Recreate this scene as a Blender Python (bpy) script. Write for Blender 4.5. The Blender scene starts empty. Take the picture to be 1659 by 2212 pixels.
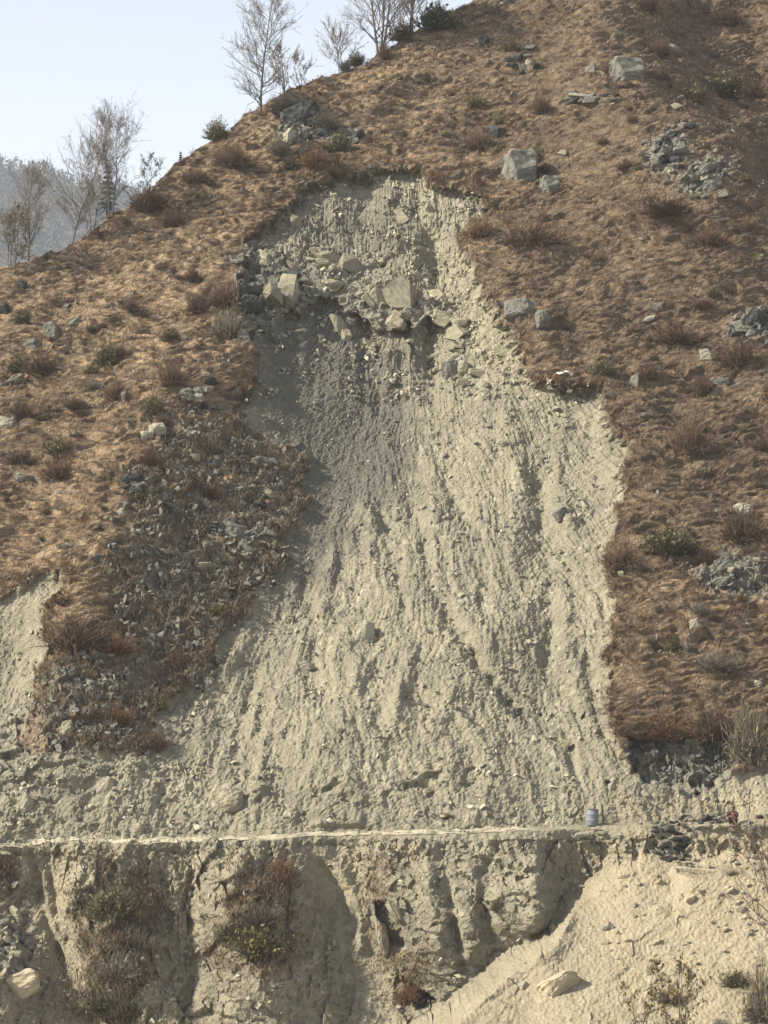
import bpy, bmesh, math, random
import numpy as np
from mathutils import Vector, Matrix, Euler, Quaternion

rng = np.random.default_rng(11)
random.seed(11)
SC = bpy.context.scene
COL = SC.collection

# ------------------------------------------------------------------ camera, sky, sun, exposure
# photo units: a 1659 x 2212 picture, focal length F units
W, H, F = 1659.0, 2212.0, 5208.0
CAM = np.array([0.0, -130.0, 10.0]); PITCH = math.radians(3.24)
cam_data = bpy.data.cameras.new('camera')
cam_data.sensor_fit = 'VERTICAL'; cam_data.sensor_height = 24.0; cam_data.lens = F / H * 24.0
cam_data.clip_start = 1.0; cam_data.clip_end = 6000.0
cam = bpy.data.objects.new('camera', cam_data); COL.objects.link(cam)
cam.location = CAM; cam.rotation_euler = (math.radians(90) + PITCH, 0, 0)
SC.camera = cam

SUN = Vector((-0.77, -0.19, 0.58)).normalized()
world = bpy.data.worlds.new('World'); SC.world = world; world.use_nodes = True
wn = world.node_tree.nodes; wl = world.node_tree.links; wn.clear()
sky = wn.new('ShaderNodeTexSky'); sky.sky_type = 'NISHITA'; sky.sun_disc = False
sky.sun_elevation = math.asin(SUN.z); sky.sun_rotation = math.atan2(SUN.x, SUN.y)
sky.altitude = 1800; sky.air_density = 1.0; sky.dust_density = 1.0; sky.ozone_density = 1.0
hs = wn.new('ShaderNodeHueSaturation'); hs.inputs['Saturation'].default_value = 0.36
bg = wn.new('ShaderNodeBackground'); bg.inputs['Strength'].default_value = 0.112
wo = wn.new('ShaderNodeOutputWorld')
wl.new(sky.outputs[0], hs.inputs['Color']); wl.new(hs.outputs[0], bg.inputs['Color']); wl.new(bg.outputs[0], wo.inputs['Surface'])

sun_data = bpy.data.lights.new('sun', 'SUN'); sun_data.energy = 5.0; sun_data.angle = math.radians(0.6)
sun_data.color = (1.0, 0.915, 0.77)
sun = bpy.data.objects.new('sun', sun_data); COL.objects.link(sun)
sun.rotation_euler = SUN.to_track_quat('Z', 'Y').to_euler()

SC.view_settings.view_transform = 'Standard'; SC.view_settings.look = 'None'
SC.view_settings.exposure = 1.08; SC.view_settings.gamma = 1.0; SC.view_settings.use_curve_mapping = False
SC.cycles.max_bounces = 5; SC.cycles.diffuse_bounces = 3; SC.cycles.transparent_max_bounces = 4
SC.cycles.volume_bounces = 0

# ------------------------------------------------------------------ helpers
cp, sp = math.cos(PITCH), math.sin(PITCH)
def project(x, y, z):
    dy = y - CAM[1]; dz = z - CAM[2]
    d = dy * cp + dz * sp
    return W / 2 + F * x / d, H / 2 - F * (-dy * sp + dz * cp) / d
def ray(px, py):
    a = (px - W / 2) / F; b = (H / 2 - py) / F
    return np.array([a, cp - b * sp, sp + b * cp])

def hsh(ix, iy, seed):
    with np.errstate(over='ignore'):
        h = (ix.astype(np.int64).astype(np.uint32) * np.uint32(374761393)
             + iy.astype(np.int64).astype(np.uint32) * np.uint32(668265263) + np.uint32((seed * 2246822519) & 0xffffffff))
        h = (h ^ (h >> np.uint32(13))) * np.uint32(1274126177)
        h = (h ^ (h >> np.uint32(16))) * np.uint32(2654435769)
        h = h ^ (h >> np.uint32(15))
    return (h.astype(np.float32) / np.float32(4294967296.0))
def perlin(x, y, seed=0):
    xi = np.floor(x); yi = np.floor(y); fx = (x - xi).astype(np.float32); fy = (y - yi).astype(np.float32)
    xi = xi.astype(np.int32); yi = yi.astype(np.int32)
    u = fx * fx * fx * (fx * (fx * 6 - 15) + 10); v = fy * fy * fy * (fy * (fy * 6 - 15) + 10)
    def g(ox, oy):
        a = hsh(xi + ox, yi + oy, seed) * np.float32(6.2831853)
        return np.cos(a) * (fx - ox) + np.sin(a) * (fy - oy)
    n0 = g(0, 0); n1 = g(1, 0); a = n0 + (n1 - n0) * u
    n0 = g(0, 1); n1 = g(1, 1); b = n0 + (n1 - n0) * u
    return (a + (b - a) * v) * np.float32(1.5)
def fbm(x, y, octv, seed=0, gain=0.5):
    s = 0; a = 1.0
    for i in range(octv):
        s = s + a * perlin(x * 2 ** i, y * 2 ** i, seed + i * 17); a *= gain
    return s
def facet(x, y, seed=0, slope=0.9):
    """angular broken-block relief: each cell is a tilted plane; returns height and crack distance"""
    xi = np.floor(x).astype(np.int32); yi = np.floor(y).astype(np.int32)
    best = np.full(x.shape, 9e9, np.float32); b2 = best.copy(); hh = np.zeros(x.shape, np.float32)
    for ox in (-1, 0, 1):
        for oy in (-1, 0, 1):
            cx = xi + ox; cy = yi + oy
            dx = (x - cx - hsh(cx, cy, seed)).astype(np.float32); dy = (y - cy - hsh(cx, cy, seed + 5)).astype(np.float32)
            d = dx * dx + dy * dy
            h = (hsh(cx, cy, seed + 9) - 0.5) + slope * ((hsh(cx, cy, seed + 13) * 2 - 1) * dx + (hsh(cx, cy, seed + 21) * 2 - 1) * dy)
            m = d < best
            b2 = np.where(m, best, np.minimum(b2, d)); hh = np.where(m, h, hh); best = np.where(m, d, best)
    return hh, np.sqrt(b2) - np.sqrt(best)
def worley(x, y, seed=0):
    xi = np.floor(x).astype(np.int32); yi = np.floor(y).astype(np.int32); best = np.full(x.shape, 9e9, np.float32)
    for ox in (-1, 0, 1):
        for oy in (-1, 0, 1):
            cx = xi + ox; cy = yi + oy; k = hsh(cx, cy, seed + 9) * .22
            d = (x - cx - hsh(cx, cy, seed)) ** 2 + (y - cy - hsh(cx, cy, seed + 5)) ** 2 + k
            best = np.minimum(best, d.astype(np.float32))
    return np.sqrt(best)
def sstep(a, b, x):
    t = np.clip((x - a) / (b - a), 0, 1); return t * t * (3 - 2 * t)

def np_mesh(name, V, Fc, smooth=False):
    V = np.ascontiguousarray(V, np.float32); Fc = np.ascontiguousarray(Fc, np.int32)
    me = bpy.data.meshes.new(name); k = Fc.shape[1]; n = len(Fc)
    me.vertices.add(len(V)); me.vertices.foreach_set('co', V.ravel())
    me.loops.add(n * k); me.loops.foreach_set('vertex_index', Fc.ravel())
    me.polygons.add(n); me.polygons.foreach_set('loop_start', np.arange(0, n * k, k, dtype=np.int32))
    me.polygons.foreach_set('use_smooth', np.full(n, smooth))
    me.update(calc_edges=True)
    return me
def link(name, me, m=None, parent=None, loc=None):
    o = bpy.data.objects.new(name, me); COL.objects.link(o)
    if m is not None and me is not None and not me.materials: me.materials.append(m)
    if parent is not None: o.parent = parent
    if loc is not None: o.location = loc
    return o
def tag(o, label=None, cat=None, group=None, kind=None):
    if label: o['label'] = label
    if cat: o['category'] = cat
    if group: o['group'] = group
    if kind: o['kind'] = kind
    return o
def empty(name, loc, label, cat, group=None):
    o = bpy.data.objects.new(name, None); COL.objects.link(o); o.location = loc; o.empty_display_size = 0.2
    return tag(o, label, cat, group)
def copy_tree(o, parent=None):
    c = o.copy(); COL.objects.link(c); c.parent = parent
    for ch in o.children: copy_tree(ch, c)
    return c

# ------------------------------------------------------------------ materials
class NT:
    def __init__(s, name, rough=0.9):
        s.m = bpy.data.materials.new(name); s.m.use_nodes = True
        s.t = s.m.node_tree; s.n = s.t.nodes; s.l = s.t.links
        s.b = s.n['Principled BSDF']; s.b.inputs['Roughness'].default_value = rough
        s.b.inputs['Specular IOR Level'].default_value = 0.2
        s.co = s.n.new('ShaderNodeTexCoord').outputs['Object']
    def noise(s, scale, detail=4, rough=0.6, stretch=None, dist=0.0, co=None):
        co = co or s.co
        if stretch:
            mp = s.n.new('ShaderNodeMapping'); mp.inputs['Scale'].default_value = stretch; s.l.new(co, mp.inputs['Vector']); co = mp.outputs[0]
        t = s.n.new('ShaderNodeTexNoise'); t.inputs['Scale'].default_value = scale; t.inputs['Detail'].default_value = detail
        t.inputs['Roughness'].default_value = rough; t.inputs['Distortion'].default_value = dist; s.l.new(co, t.inputs['Vector'])
        return t.outputs['Fac']
    def voro(s, scale, feature='F1', out='Distance', stretch=None):
        co = s.co
        if stretch:
            mp = s.n.new('ShaderNodeMapping'); mp.inputs['Scale'].default_value = stretch; s.l.new(co, mp.inputs['Vector']); co = mp.outputs[0]
        t = s.n.new('ShaderNodeTexVoronoi'); t.feature = feature; t.inputs['Scale'].default_value = scale; s.l.new(co, t.inputs['Vector'])
        return t.outputs[out]
    def ramp(s, f, stops):
        r = s.n.new('ShaderNodeValToRGB'); e = r.color_ramp.elements
        while len(e) < len(stops): e.new(0.5)
        for k, (p, c) in enumerate(stops):
            e[k].position = p; e[k].color = (c, c, c, 1) if isinstance(c, (int, float)) else (*c, 1)
        s.l.new(f, r.inputs[0]); return r.outputs[0]
    def mix(s, f, a, b, mode='MIX'):
        x = s.n.new('ShaderNodeMix'); x.data_type = 'RGBA'; x.blend_type = mode
        for i, v in ((0, f), (6, a), (7, b)):
            if isinstance(v, (int, float)): x.inputs[i].default_value = v
            elif isinstance(v, tuple): x.inputs[i].default_value = (*v, 1)
            else: s.l.new(v, x.inputs[i])
        return x.outputs[2]
    def attr(s, name):
        a = s.n.new('ShaderNodeAttribute'); a.attribute_name = name; return a.outputs['Fac']
    def math(s, op, a, b=None):
        x = s.n.new('ShaderNodeMath'); x.operation = op
        for i, v in enumerate((a, b)):
            if v is None: continue
            if isinstance(v, (int, float)): x.inputs[i].default_value = v
            else: s.l.new(v, x.inputs[i])
        return x.outputs[0]
    def island(s): return s.n.new('ShaderNodeNewGeometry').outputs['Random Per Island']
    def objrand(s): return s.n.new('ShaderNodeObjectInfo').outputs['Random']
    def color(s, c): s.l.new(c, s.b.inputs['Base Color'])
    def bump(s, h, strength, dist):
        bn = s.n.new('ShaderNodeBump'); bn.inputs['Strength'].default_value = strength; bn.inputs['Distance'].default_value = dist
        s.l.new(h, bn.inputs['Height']); s.l.new(bn.outputs[0], s.b.inputs['Normal'])

def mat_hillside():
    t = NT('hillside_surface', 0.95)
    # dry grass
    g1 = t.ramp(t.noise(0.22, 5, 0.65), [(0.30, (0.105, 0.072, 0.049)), (0.44, (0.188, 0.125, 0.081)), (0.57, (0.270, 0.180, 0.113)), (0.75, (0.215, 0.160, 0.097))])
    streak = t.noise(1.1, 6, 0.72, (0.55, 1.5, 1.9), 0.8)
    g2 = t.mix(t.ramp(streak, [(0.36, 0.0), (0.62, 1.0)]), t.mix(0.62, g1, (0.062, 0.042, 0.028)), t.mix(0.5, g1, (0.58, 0.44, 0.275)))
    g2 = t.mix(t.ramp(t.noise(0.09, 3), [(0.52, 0.0), (0.66, 0.55)]), g2, (0.115, 0.080, 0.045))
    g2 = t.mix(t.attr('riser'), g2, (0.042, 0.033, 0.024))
    g2 = t.mix(t.math('MULTIPLY', t.attr('brown'), .9), g2, t.mix(.62, g2, (0.098, 0.072, 0.050)))
    # bare earth and scree
    e1 = t.ramp(t.noise(0.16, 5, 0.6), [(0.34, (0.180, 0.167, 0.128)), (0.5, (0.268, 0.243, 0.178)), (0.66, (0.370, 0.328, 0.232))])
    ef = t.ramp(t.noise(2.6, 7, 0.75), [(0.3, 0.0), (0.7, 1.0)])
    e2 = t.mix(ef, t.mix(0.6, e1, (0.105, 0.10, 0.082)), t.mix(0.45, e1, (0.44, 0.395, 0.28)))
    strk = t.ramp(t.noise(1.5, 5, 0.6, (1.7, 0.20, 0.22), 0.4), [(0.34, 0.0), (0.66, 1.0)])
    e2 = t.mix(0.42, e2, t.mix(strk, t.mix(0.5, e2, (0.12, 0.113, 0.09)), t.mix(0.5, e2, (0.46, 0.41, 0.28))))
    peb = t.voro(3.2, 'F1', 'Color'); pr = t.n.new('ShaderNodeSeparateColor'); t.l.new(peb, pr.inputs[0])
    e2 = t.mix(t.math('MULTIPLY', t.ramp(pr.outputs[0], [(0.80, 0.0), (0.92, 0.55)]), t.ramp(t.noise(.35, 3), [(.42, .08), (.66, 1.0)])), e2, (0.48, 0.45, 0.35))
    e2 = t.mix(t.math('MULTIPLY', t.ramp(pr.outputs[1], [(0.82, 0.0), (0.94, 0.5)]), t.ramp(t.noise(.42, 3), [(.42, .08), (.66, 1.0)])), e2, (0.15, 0.145, 0.125))
    e2 = t.mix(t.math('MULTIPLY', t.attr('grey_shade'), .95), e2, t.mix(.82, e2, (0.108, 0.104, 0.088)))  # grey debris tone with the bowl's shade mixed into the colour
    warm = t.attr('warm'); e2 = t.mix(warm, e2, t.mix(0.5, e2, (0.47, 0.385, 0.25)))
    # rock
    r1 = t.ramp(t.noise(0.9, 8, 0.7, (1, 1, 2.2), 0.6), [(0.3, (0.085, 0.086, 0.078)), (0.5, (0.185, 0.180, 0.150)), (0.7, (0.31, 0.29, 0.225))])
    # scrub: brown litter, roots, dark soil
    s1 = t.ramp(t.noise(1.4, 7, 0.72, (0.8, 1, 1.3), 0.5), [(0.32, (0.070, 0.050, 0.033)), (0.5, (0.165, 0.115, 0.068)), (0.64, (0.225, 0.172, 0.108)), (0.78, (0.27, 0.228, 0.155))])
    c = t.mix(t.attr('earth'), g2, e2)
    c = t.mix(t.attr('scrub'), c, s1)
    c = t.mix(t.attr('rock'), c, r1)
    # soil band under the sod edge, with the lip's shade painted into it
    c = t.mix(t.attr('soil_shade'), c, (0.060, 0.042, 0.028))
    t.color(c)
    hb = t.math('ADD', t.noise(5.0, 8, 0.8), t.math('MULTIPLY', t.voro(4.5), 0.6))
    t.bump(hb, 1.0, 0.16)
    return t.m
def mat_road():
    t = NT('dirt_road_dust', 0.95)
    t.color(t.ramp(t.noise(1.6, 6, 0.7, (0.3, 1, 1)), [(0.3, (0.29, 0.26, 0.19)), (0.7, (0.43, 0.385, 0.285))])); t.bump(t.noise(6, 6, 0.7), 0.4, 0.05); return t.m
def mat_rock(name, dark, mid, light, lichen=0.25):
    t = NT(name, 0.88)
    n = t.noise(1.3, 9, 0.72, (1, 1, 1.8), 0.5)
    c = t.ramp(n, [(0.28, dark), (0.5, mid), (0.72, light)])
    c = t.mix(t.ramp(t.noise(3.5, 5, 0.7), [(0.56, 0.0), (0.68, lichen)]), c, tuple(min(1, v * 1.35) for v in light))
    r = t.objrand(); c = t.mix(t.math('MULTIPLY', r, 0.4), c, t.mix(0.5, c, mid))
    t.color(c); t.bump(t.math('ADD', t.noise(4, 9, 0.75), t.voro(2.2, 'F1', 'Distance', (1, 1, 2))), 0.8, 0.09); return t.m
def mat_island(name, stops, rough=0.9, trans=0.0):
    t = NT(name, rough)
    c = t.ramp(t.island(), stops); c = t.mix(t.ramp(t.noise(0.35, 4), [(0.35, 0.0), (0.65, 0.45)]), c, stops[0][1])
    t.color(c); return t.m
def mat_bark(name, a, b):
    t = NT(name, 0.9); t.color(t.ramp(t.noise(6, 5, 0.7, (1, 1, 0.3)), [(0.3, a), (0.7, b)])); t.bump(t.noise(14, 4, 0.7, (1, 1, 0.2)), 0.5, 0.03); return t.m
def mat_plain(name, a, b, scale=8, rough=0.8, bump=0.2):
    t = NT(name, rough); t.color(t.ramp(t.noise(scale, 5, 0.65), [(0.3, a), (0.7, b)])); t.bump(t.noise(scale * 3, 4), bump, 0.02); return t.m

M = dict(
    hill=mat_hillside(), road=mat_road(),
    pale=mat_rock('pale_rock', (0.15, 0.14, 0.108), (0.285, 0.264, 0.20), (0.42, 0.385, 0.29)),
    grey=mat_rock('grey_rock', (0.072, 0.072, 0.063), (0.150, 0.146, 0.122), (0.255, 0.242, 0.195)),
    dark=mat_rock('dark_slate', (0.018, 0.019, 0.019), (0.048, 0.049, 0.046), (0.11, 0.108, 0.095)),
    tan=mat_rock('tan_rock', (0.155, 0.138, 0.10), (0.26, 0.23, 0.168), (0.36, 0.32, 0.235)),
    cream=mat_rock('cream_rock', (0.24, 0.205, 0.145), (0.38, 0.325, 0.225), (0.50, 0.43, 0.30)),
    dusty=mat_rock('dusty_rock', (0.135, 0.126, 0.094), (0.225, 0.208, 0.148), (0.33, 0.302, 0.212), .12),
    scree=mat_island('scree_stone', [(0.0, (0.16, 0.15, 0.12)), (0.45, (0.28, 0.258, 0.19)), (0.85, (0.40, 0.365, 0.27)), (1.0, (0.52, 0.48, 0.38))]),
    grass=mat_island('dry_grass_blades', [(0.0, (0.105, 0.072, 0.048)), (0.45, (0.205, 0.138, 0.088)), (0.8, (0.33, 0.236, 0.148)), (1.0, (0.56, 0.44, 0.29))]),
    twig_r=mat_island('red_brown_twigs', [(0.0, (0.075, 0.050, 0.035)), (0.6, (0.165, 0.110, 0.072)), (1.0, (0.26, 0.178, 0.115))]),
    twig_o=mat_island('olive_twigs', [(0.0, (0.055, 0.052, 0.030)), (0.6, (0.125, 0.112, 0.060)), (1.0, (0.21, 0.185, 0.10))]),
    twig_g=mat_island('grey_twigs', [(0.0, (0.095, 0.080, 0.062)), (0.6, (0.19, 0.165, 0.12)), (1.0, (0.30, 0.265, 0.19))]),
    twig_rust=mat_island('rust_twigs', [(0.0, (0.10, 0.056, 0.034)), (0.6, (0.195, 0.115, 0.066)), (1.0, (0.30, 0.19, 0.11))]),
    twig_y=mat_island('yellow_leaves', [(0.0, (0.11, 0.092, 0.036)), (0.6, (0.19, 0.158, 0.066)), (1.0, (0.28, 0.23, 0.105))]),
    leaf_g=mat_island('dark_green_leaves', [(0.0, (0.034, 0.040, 0.022)), (0.6, (0.072, 0.078, 0.040)), (1.0, (0.125, 0.120, 0.062))]),
    leaf_o=mat_island('olive_leaves', [(0.0, (0.080, 0.074, 0.040)), (0.6, (0.145, 0.128, 0.068)), (1.0, (0.21, 0.178, 0.098))]),
    leaf_d=mat_island('drying_leaves', [(0.0, (0.10, 0.085, 0.035)), (0.6, (0.20, 0.165, 0.07)), (1.0, (0.31, 0.25, 0.12))]),
    wood=mat_bark('woody_stem', (0.050, 0.038, 0.028), (0.115, 0.088, 0.064)),
    bark=mat_bark('grey_bark', (0.075, 0.066, 0.058), (0.17, 0.15, 0.13)),
    twig_b=mat_bark('bare_twig_bark', (0.14, 0.122, 0.105), (0.25, 0.215, 0.185)),
    needles=mat_island('far_needles', [(0.0, (0.020, 0.035, 0.026)), (0.6, (0.040, 0.060, 0.040)), (1.0, (0.065, 0.085, 0.05))]),
)

# ------------------------------------------------------------------ terrain: profile and grid
PROF = np.array([(-150, -46), (-70, -40), (-34, -30), (-9.5, -15.0), (-6.2, -10.0), (-0.25, -0.35), (0.0, 0.0), (1.8, 0.07), (2.1, 0.38), (6.4, 5.2), (12.6, 11.2), (100, 90.2), (140, 104), (330, 60), (480, -20)], float)
seg = np.hypot(*np.diff(PROF, axis=0).T); TT = np.concatenate([[0], np.cumsum(seg)])
def prof(t): return np.interp(t, TT, PROF[:, 0]), np.interp(t, TT, PROF[:, 1])
tf = np.linspace(TT[2], TT[11], 60000); yf, zf = prof(tf); pyf = project(0, yf, zf)[1]
NR = 980
py_rows = np.linspace(2300, -70, NR)
o_ = np.argsort(pyf); t_rows = np.interp(py_rows, pyf[o_], tf[o_])
tb0, tb1 = TT[6], TT[7]
t_rows = np.unique(np.concatenate([t_rows, np.linspace(tb0, tb1, 12)]))
t_low = np.linspace(TT[0], t_rows[0], 26)[:-1]
t_high = np.concatenate([t_rows[-1] + np.cumsum(np.linspace(0.3, 9, 60))]); t_high = t_high[t_high < TT[-1]]
t_all = np.concatenate([t_low, t_rows, t_high]); NV = len(t_all)
fan = np.linspace(-1, 1, 745)
ext = 1 + np.cumsum(np.linspace(0.02, 0.7, 26)); fan = np.concatenate([-ext[::-1], fan, ext]); NU = len(fan)
yr, zr = prof(t_all)
halfw = 23.5 + 0.172 * np.clip(yr, -12, 130)
X = (halfw[:, None] * fan[None, :]).astype(np.float64)
Y = np.repeat(yr[:, None], NU, 1); Z = np.repeat(zr[:, None], NU, 1) + 0.0296 * np.clip(X, -60, 60)
T = np.repeat(t_all[:, None], NU, 1)

# ridge line against the sky (photo units) -> world by intersecting the slope plane
SKYLINE = [(-160, 655), (0, 588), (70, 560), (130, 535), (200, 492), (290, 430), (350, 382), (400, 343), (440, 312), (480, 290), (530, 262), (575, 236), (640, 194), (700, 164), (780, 132), (870, 82), (950, 42), (1010, 4), (1070, -40), (1300, -190)]
def hit_base(px, py):
    r = ray(px, py)
    # slope plane: z = 11.2 + k (y-12.6) + 0.0296 x
    k = (90.2 - 11.2) / (100 - 12.6)
    s = (11.2 + k * (CAM[1] - 12.6) - CAM[2]) / (r[2] - k * r[1] - 0.0296 * r[0])
    return CAM + s * r
RP = np.array([hit_base(*p) for p in SKYLINE])
def ridge(x):
    xr = RP[:, 0]
    yv = np.interp(x, xr, RP[:, 1]); zv = np.interp(x, xr, RP[:, 2])
    lo = x < xr[0]; sl = (RP[1, 2] - RP[0, 2]) / (xr[1] - xr[0]); sly = (RP[1, 1] - RP[0, 1]) / (xr[1] - xr[0])
    zv = np.where(lo, RP[0, 2] + sl * (x - xr[0]) * 0.6, zv); yv = np.where(lo, RP[0, 1] + sly * (x - xr[0]) * 0.6, yv)
    return np.clip(yv, 8, None), np.clip(zv, 6, None)
yrd, zrd = ridge(X)
back = zrd + 0.25 - 0.55 * (Y - yrd)
kk = 0.45
Zs = -kk * np.log(np.exp(np.clip(Z - back, -30, 14) / kk) + 1.0) + Z
Zs = np.where(Z - back > 13, back, Zs)
Z = np.where(Y > 6, Zs, Z)
Z = np.maximum(Z, -46)
PX, PY = project(X, Y, Z)
inwin = sstep(-330, -120, PX) * (1 - sstep(W + 120, W + 330, PX)) * sstep(-330, -100, PY) * (1 - sstep(2330, 2500, PY))

# ------------------------------------------------------------------ zones of the slope (photo units -> raster -> vertices)
GX0, GY0, GS = -240, -240, 4.0
gx = np.arange(GX0, W + 240, GS); gy = np.arange(GY0, H + 240, GS)
GXX, GYY = np.meshgrid(gx, gy)
def sdist(poly):
    p = np.array(poly, float); q = np.roll(p, -1, 0)
    ins = np.zeros(GXX.shape, bool); dm = np.full(GXX.shape, 1e9)
    for (x0, y0), (x1, y1) in zip(p, q):
        if y0 != y1:
            c = ((y0 > GYY) != (y1 > GYY)) & (GXX < (x1 - x0) * (GYY - y0) / (y1 - y0) + x0); ins ^= c
        dx, dy = x1 - x0, y1 - y0; L = dx * dx + dy * dy + 1e-9
        u = np.clip(((GXX - x0) * dx + (GYY - y0) * dy) / L, 0, 1)
        dm = np.minimum(dm, np.hypot(GXX - x0 - u * dx, GYY - y0 - u * dy))
    return np.where(ins, dm, -dm).astype(np.float32)
def sample(grid, px, py):
    fx = np.clip((px - GX0) / GS, 0, len(gx) - 1.001); fy = np.clip((py - GY0) / GS, 0, len(gy) - 1.001)
    ix = fx.astype(int); iy = fy.astype(int); fx = fx - ix; fy = fy - iy
    return (grid[iy, ix] * (1 - fx) * (1 - fy) + grid[iy, ix + 1] * fx * (1 - fy) + grid[iy + 1, ix] * (1 - fx) * fy + grid[iy + 1, ix + 1] * fx * fy)
SCAR_R = [(690, 385), (730, 375), (775, 372), (800, 358), (850, 362), (905, 360), (912, 372), (945, 390), (1010, 405), (1055, 425), (1060, 445), (1050, 470), (1005, 485), (990, 492), (1000, 520), (1015, 560), (1030, 600), (1050, 640), (1075, 680), (1095, 710), (1115, 750), (1130, 780), (1150, 805), (1165, 825), (1215, 838), (1270, 835), (1308, 840), (1312, 870), (1305, 895), (1330, 925), (1345, 960), (1352, 1000), (1345, 1050), (1335, 1100), (1322, 1150), (1308, 1200), (1310, 1240), (1325, 1290), (1330, 1330), (1310, 1380), (1300, 1420), (1310, 1480), (1315, 1540), (1325, 1590), (1350, 1640), (1365, 1680), (1400, 1710)]
BARE = [(-240, 1330), (-100, 1310), (0, 1285), (60, 1262), (140, 1240), (150, 1270), (110, 1310), (95, 1350), (105, 1420), (80, 1480), (65, 1540), (50, 1600), (90, 1630), (150, 1600), (230, 1630), (330, 1600), (335, 1540), (400, 1470), (450, 1420), (480, 1360), (510, 1320), (560, 1260), (590, 1200), (600, 1150), (650, 1080), (655, 1000), (640, 960), (565, 950), (505, 930), (500, 900), (520, 870), (550, 840), (548, 790), (535, 750), (520, 700), (530, 650), (515, 600), (545, 540), (530, 520), (565, 490), (600, 470), (610, 440), (640, 410)] + SCAR_R + [(1480, 1720), (1560, 1690), (1659, 1650), (1900, 1600), (1900, 2480), (-240, 2480)]
SCRUB = [(500, 895), (640, 955), (655, 1080), (605, 1180), (585, 1250), (500, 1330), (440, 1450), (345, 1525), (330, 1610), (230, 1640), (100, 1610), (70, 1540), (85, 1460), (220, 1420), (290, 1400), (240, 1330), (250, 1270), (262, 1180), (310, 1130), (290, 1070), (330, 1010), (330, 960), (400, 900)]
VEG = [[(165, 1990), (200, 1920), (240, 1890), (300, 1900), (330, 1960), (325, 2080), (290, 2130), (200, 2130), (160, 2060)],
       [(480, 1960), (530, 1880), (600, 1850), (640, 1890), (625, 1990), (640, 2070), (600, 2130), (500, 2090), (450, 2030)],
       [(800, 1880), (832, 1880), (830, 1950), (805, 1950)], [(845, 2030), (890, 2040), (905, 2110), (890, 2170), (850, 2120)],
       [(-240, 1830), (10, 1840), (25, 1870), (10, 1910), (-240, 1920)], [(180, 2130), (280, 2120), (300, 2212), (180, 2240)]]
GREY_SHADE = [(600, 640), (680, 600), (800, 700), (900, 760), (900, 1000), (860, 1080), (780, 1100), (720, 1250), (600, 1300), (560, 1250), (640, 1100), (600, 930), (545, 860), (540, 720)]  # chute outline: grey debris and the bowl shade painted over it
GREY_SHADE2 = [(660, 420), (760, 400), (860, 420), (850, 520), (700, 560), (620, 520)]  # scar head outline, same grey and painted shade
ROCKS = [[(1345, 1592), (1420, 1590), (1560, 1602), (1590, 1640), (1560, 1700), (1480, 1715), (1400, 1700), (1368, 1655)],
         [(800, 1860), (960, 1840), (1160, 1840), (1190, 1960), (1120, 2060), (1000, 2140), (920, 2190), (860, 2110), (795, 2040), (790, 1940)],
         [(500, 560), (560, 520), (640, 560), (665, 640), (600, 680), (560, 745), (520, 740), (510, 650)],
         [(610, 560), (700, 540), (800, 560), (900, 590), (960, 650), (930, 690), (830, 700), (700, 650), (640, 650)],
         [(590, 290), (640, 235), (690, 245), (720, 280), (790, 275), (780, 305), (690, 300), (620, 330)],
         [(1440, 420), (1500, 360), (1570, 350), (1560, 410), (1510, 435)], [(1390, 330), (1440, 290), (1480, 330), (1430, 400), (1390, 380)],
         [(1560, 720), (1620, 670), (1670, 680), (1670, 740)],
         [(440, 1900), (520, 1870), (560, 1950), (560, 2100), (640, 2110), (700, 2230), (400, 2240), (420, 2060)],
         [(0, 1530), (70, 1510), (140, 1600), (230, 1650), (220, 1720), (100, 1740), (0, 1720)],
         [(480, 1110), (560, 1130), (590, 1200), (520, 1210), (480, 1170)], [(300, 930), (380, 890), (400, 920), (340, 970)],
         [(1500, 1230), (1560, 1190), (1650, 1220), (1650, 1290), (1530, 1280)]]
D_grey_shade = None
S_ = X.astype(np.float32); T_ = T.astype(np.float32)
wob = 12 * fbm(S_ / 1.0, T_ / 1.0, 3, 3) + 13 * perlin(S_ / 2.7, T_ / 2.7, 4); wob2 = 12 * fbm(S_ / 1.0 + 50, T_ / 1.0, 3, 8) + 13 * perlin(S_ / 2.7, T_ / 2.7, 6)
QX, QY = PX + wob, PY + wob2 * 0.8
edge_w = 1 + 1.3 * np.exp(-((PX - 560) / 150) ** 2 - ((PY - 1150) / 250) ** 2)
D_bare = sample(sdist(BARE), PX + wob * edge_w, PY + .8 * wob2 * edge_w)
D_scrub = sample(sdist(SCRUB), QX + 1.6 * wob2, QY + 1.6 * wob) + 22 * fbm(S_ / 2.2, T_ / 1.6, 3, 66)
D_veg = np.max([sample(sdist(v), QX + wob, QY + wob2) for v in VEG], axis=0)
D_rock = np.max([sample(sdist(v), QX, QY) for v in ROCKS], axis=0)
low = PY > 1700
vn = fbm(S_ / 1.6, T_ / 1.6, 3, 61)
earth = sstep(-3, 4, D_bare)
earth = np.where(Y < 4, 1.0, earth)
scrub = sstep(-16, 22, D_scrub) * np.clip(0.72 + 0.9 * vn, 0, 1)
veg = sstep(-12, 18, D_veg) * np.clip(0.75 + 0.7 * vn, 0, 1)
scrub = np.maximum(scrub, veg)
rock = sstep(-16, 14, D_rock)
grey_shade = np.clip(sstep(-60, 60, sample(sdist(GREY_SHADE), PX + 3 * wob, PY + 2 * wob2)) + .7 * sstep(-50, 40, sample(sdist(GREY_SHADE2), PX + 2 * wob, PY + 2 * wob2)) + 1.2 * sstep(-4, 6, sample(sdist([(1470, 1868), (1700, 1864), (1700, 1892), (1500, 1886)]), PX, PY + .4 * wob)), 0, 1)  # grey debris and bowl shade painted in; ledge path strip is grey gravel
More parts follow.
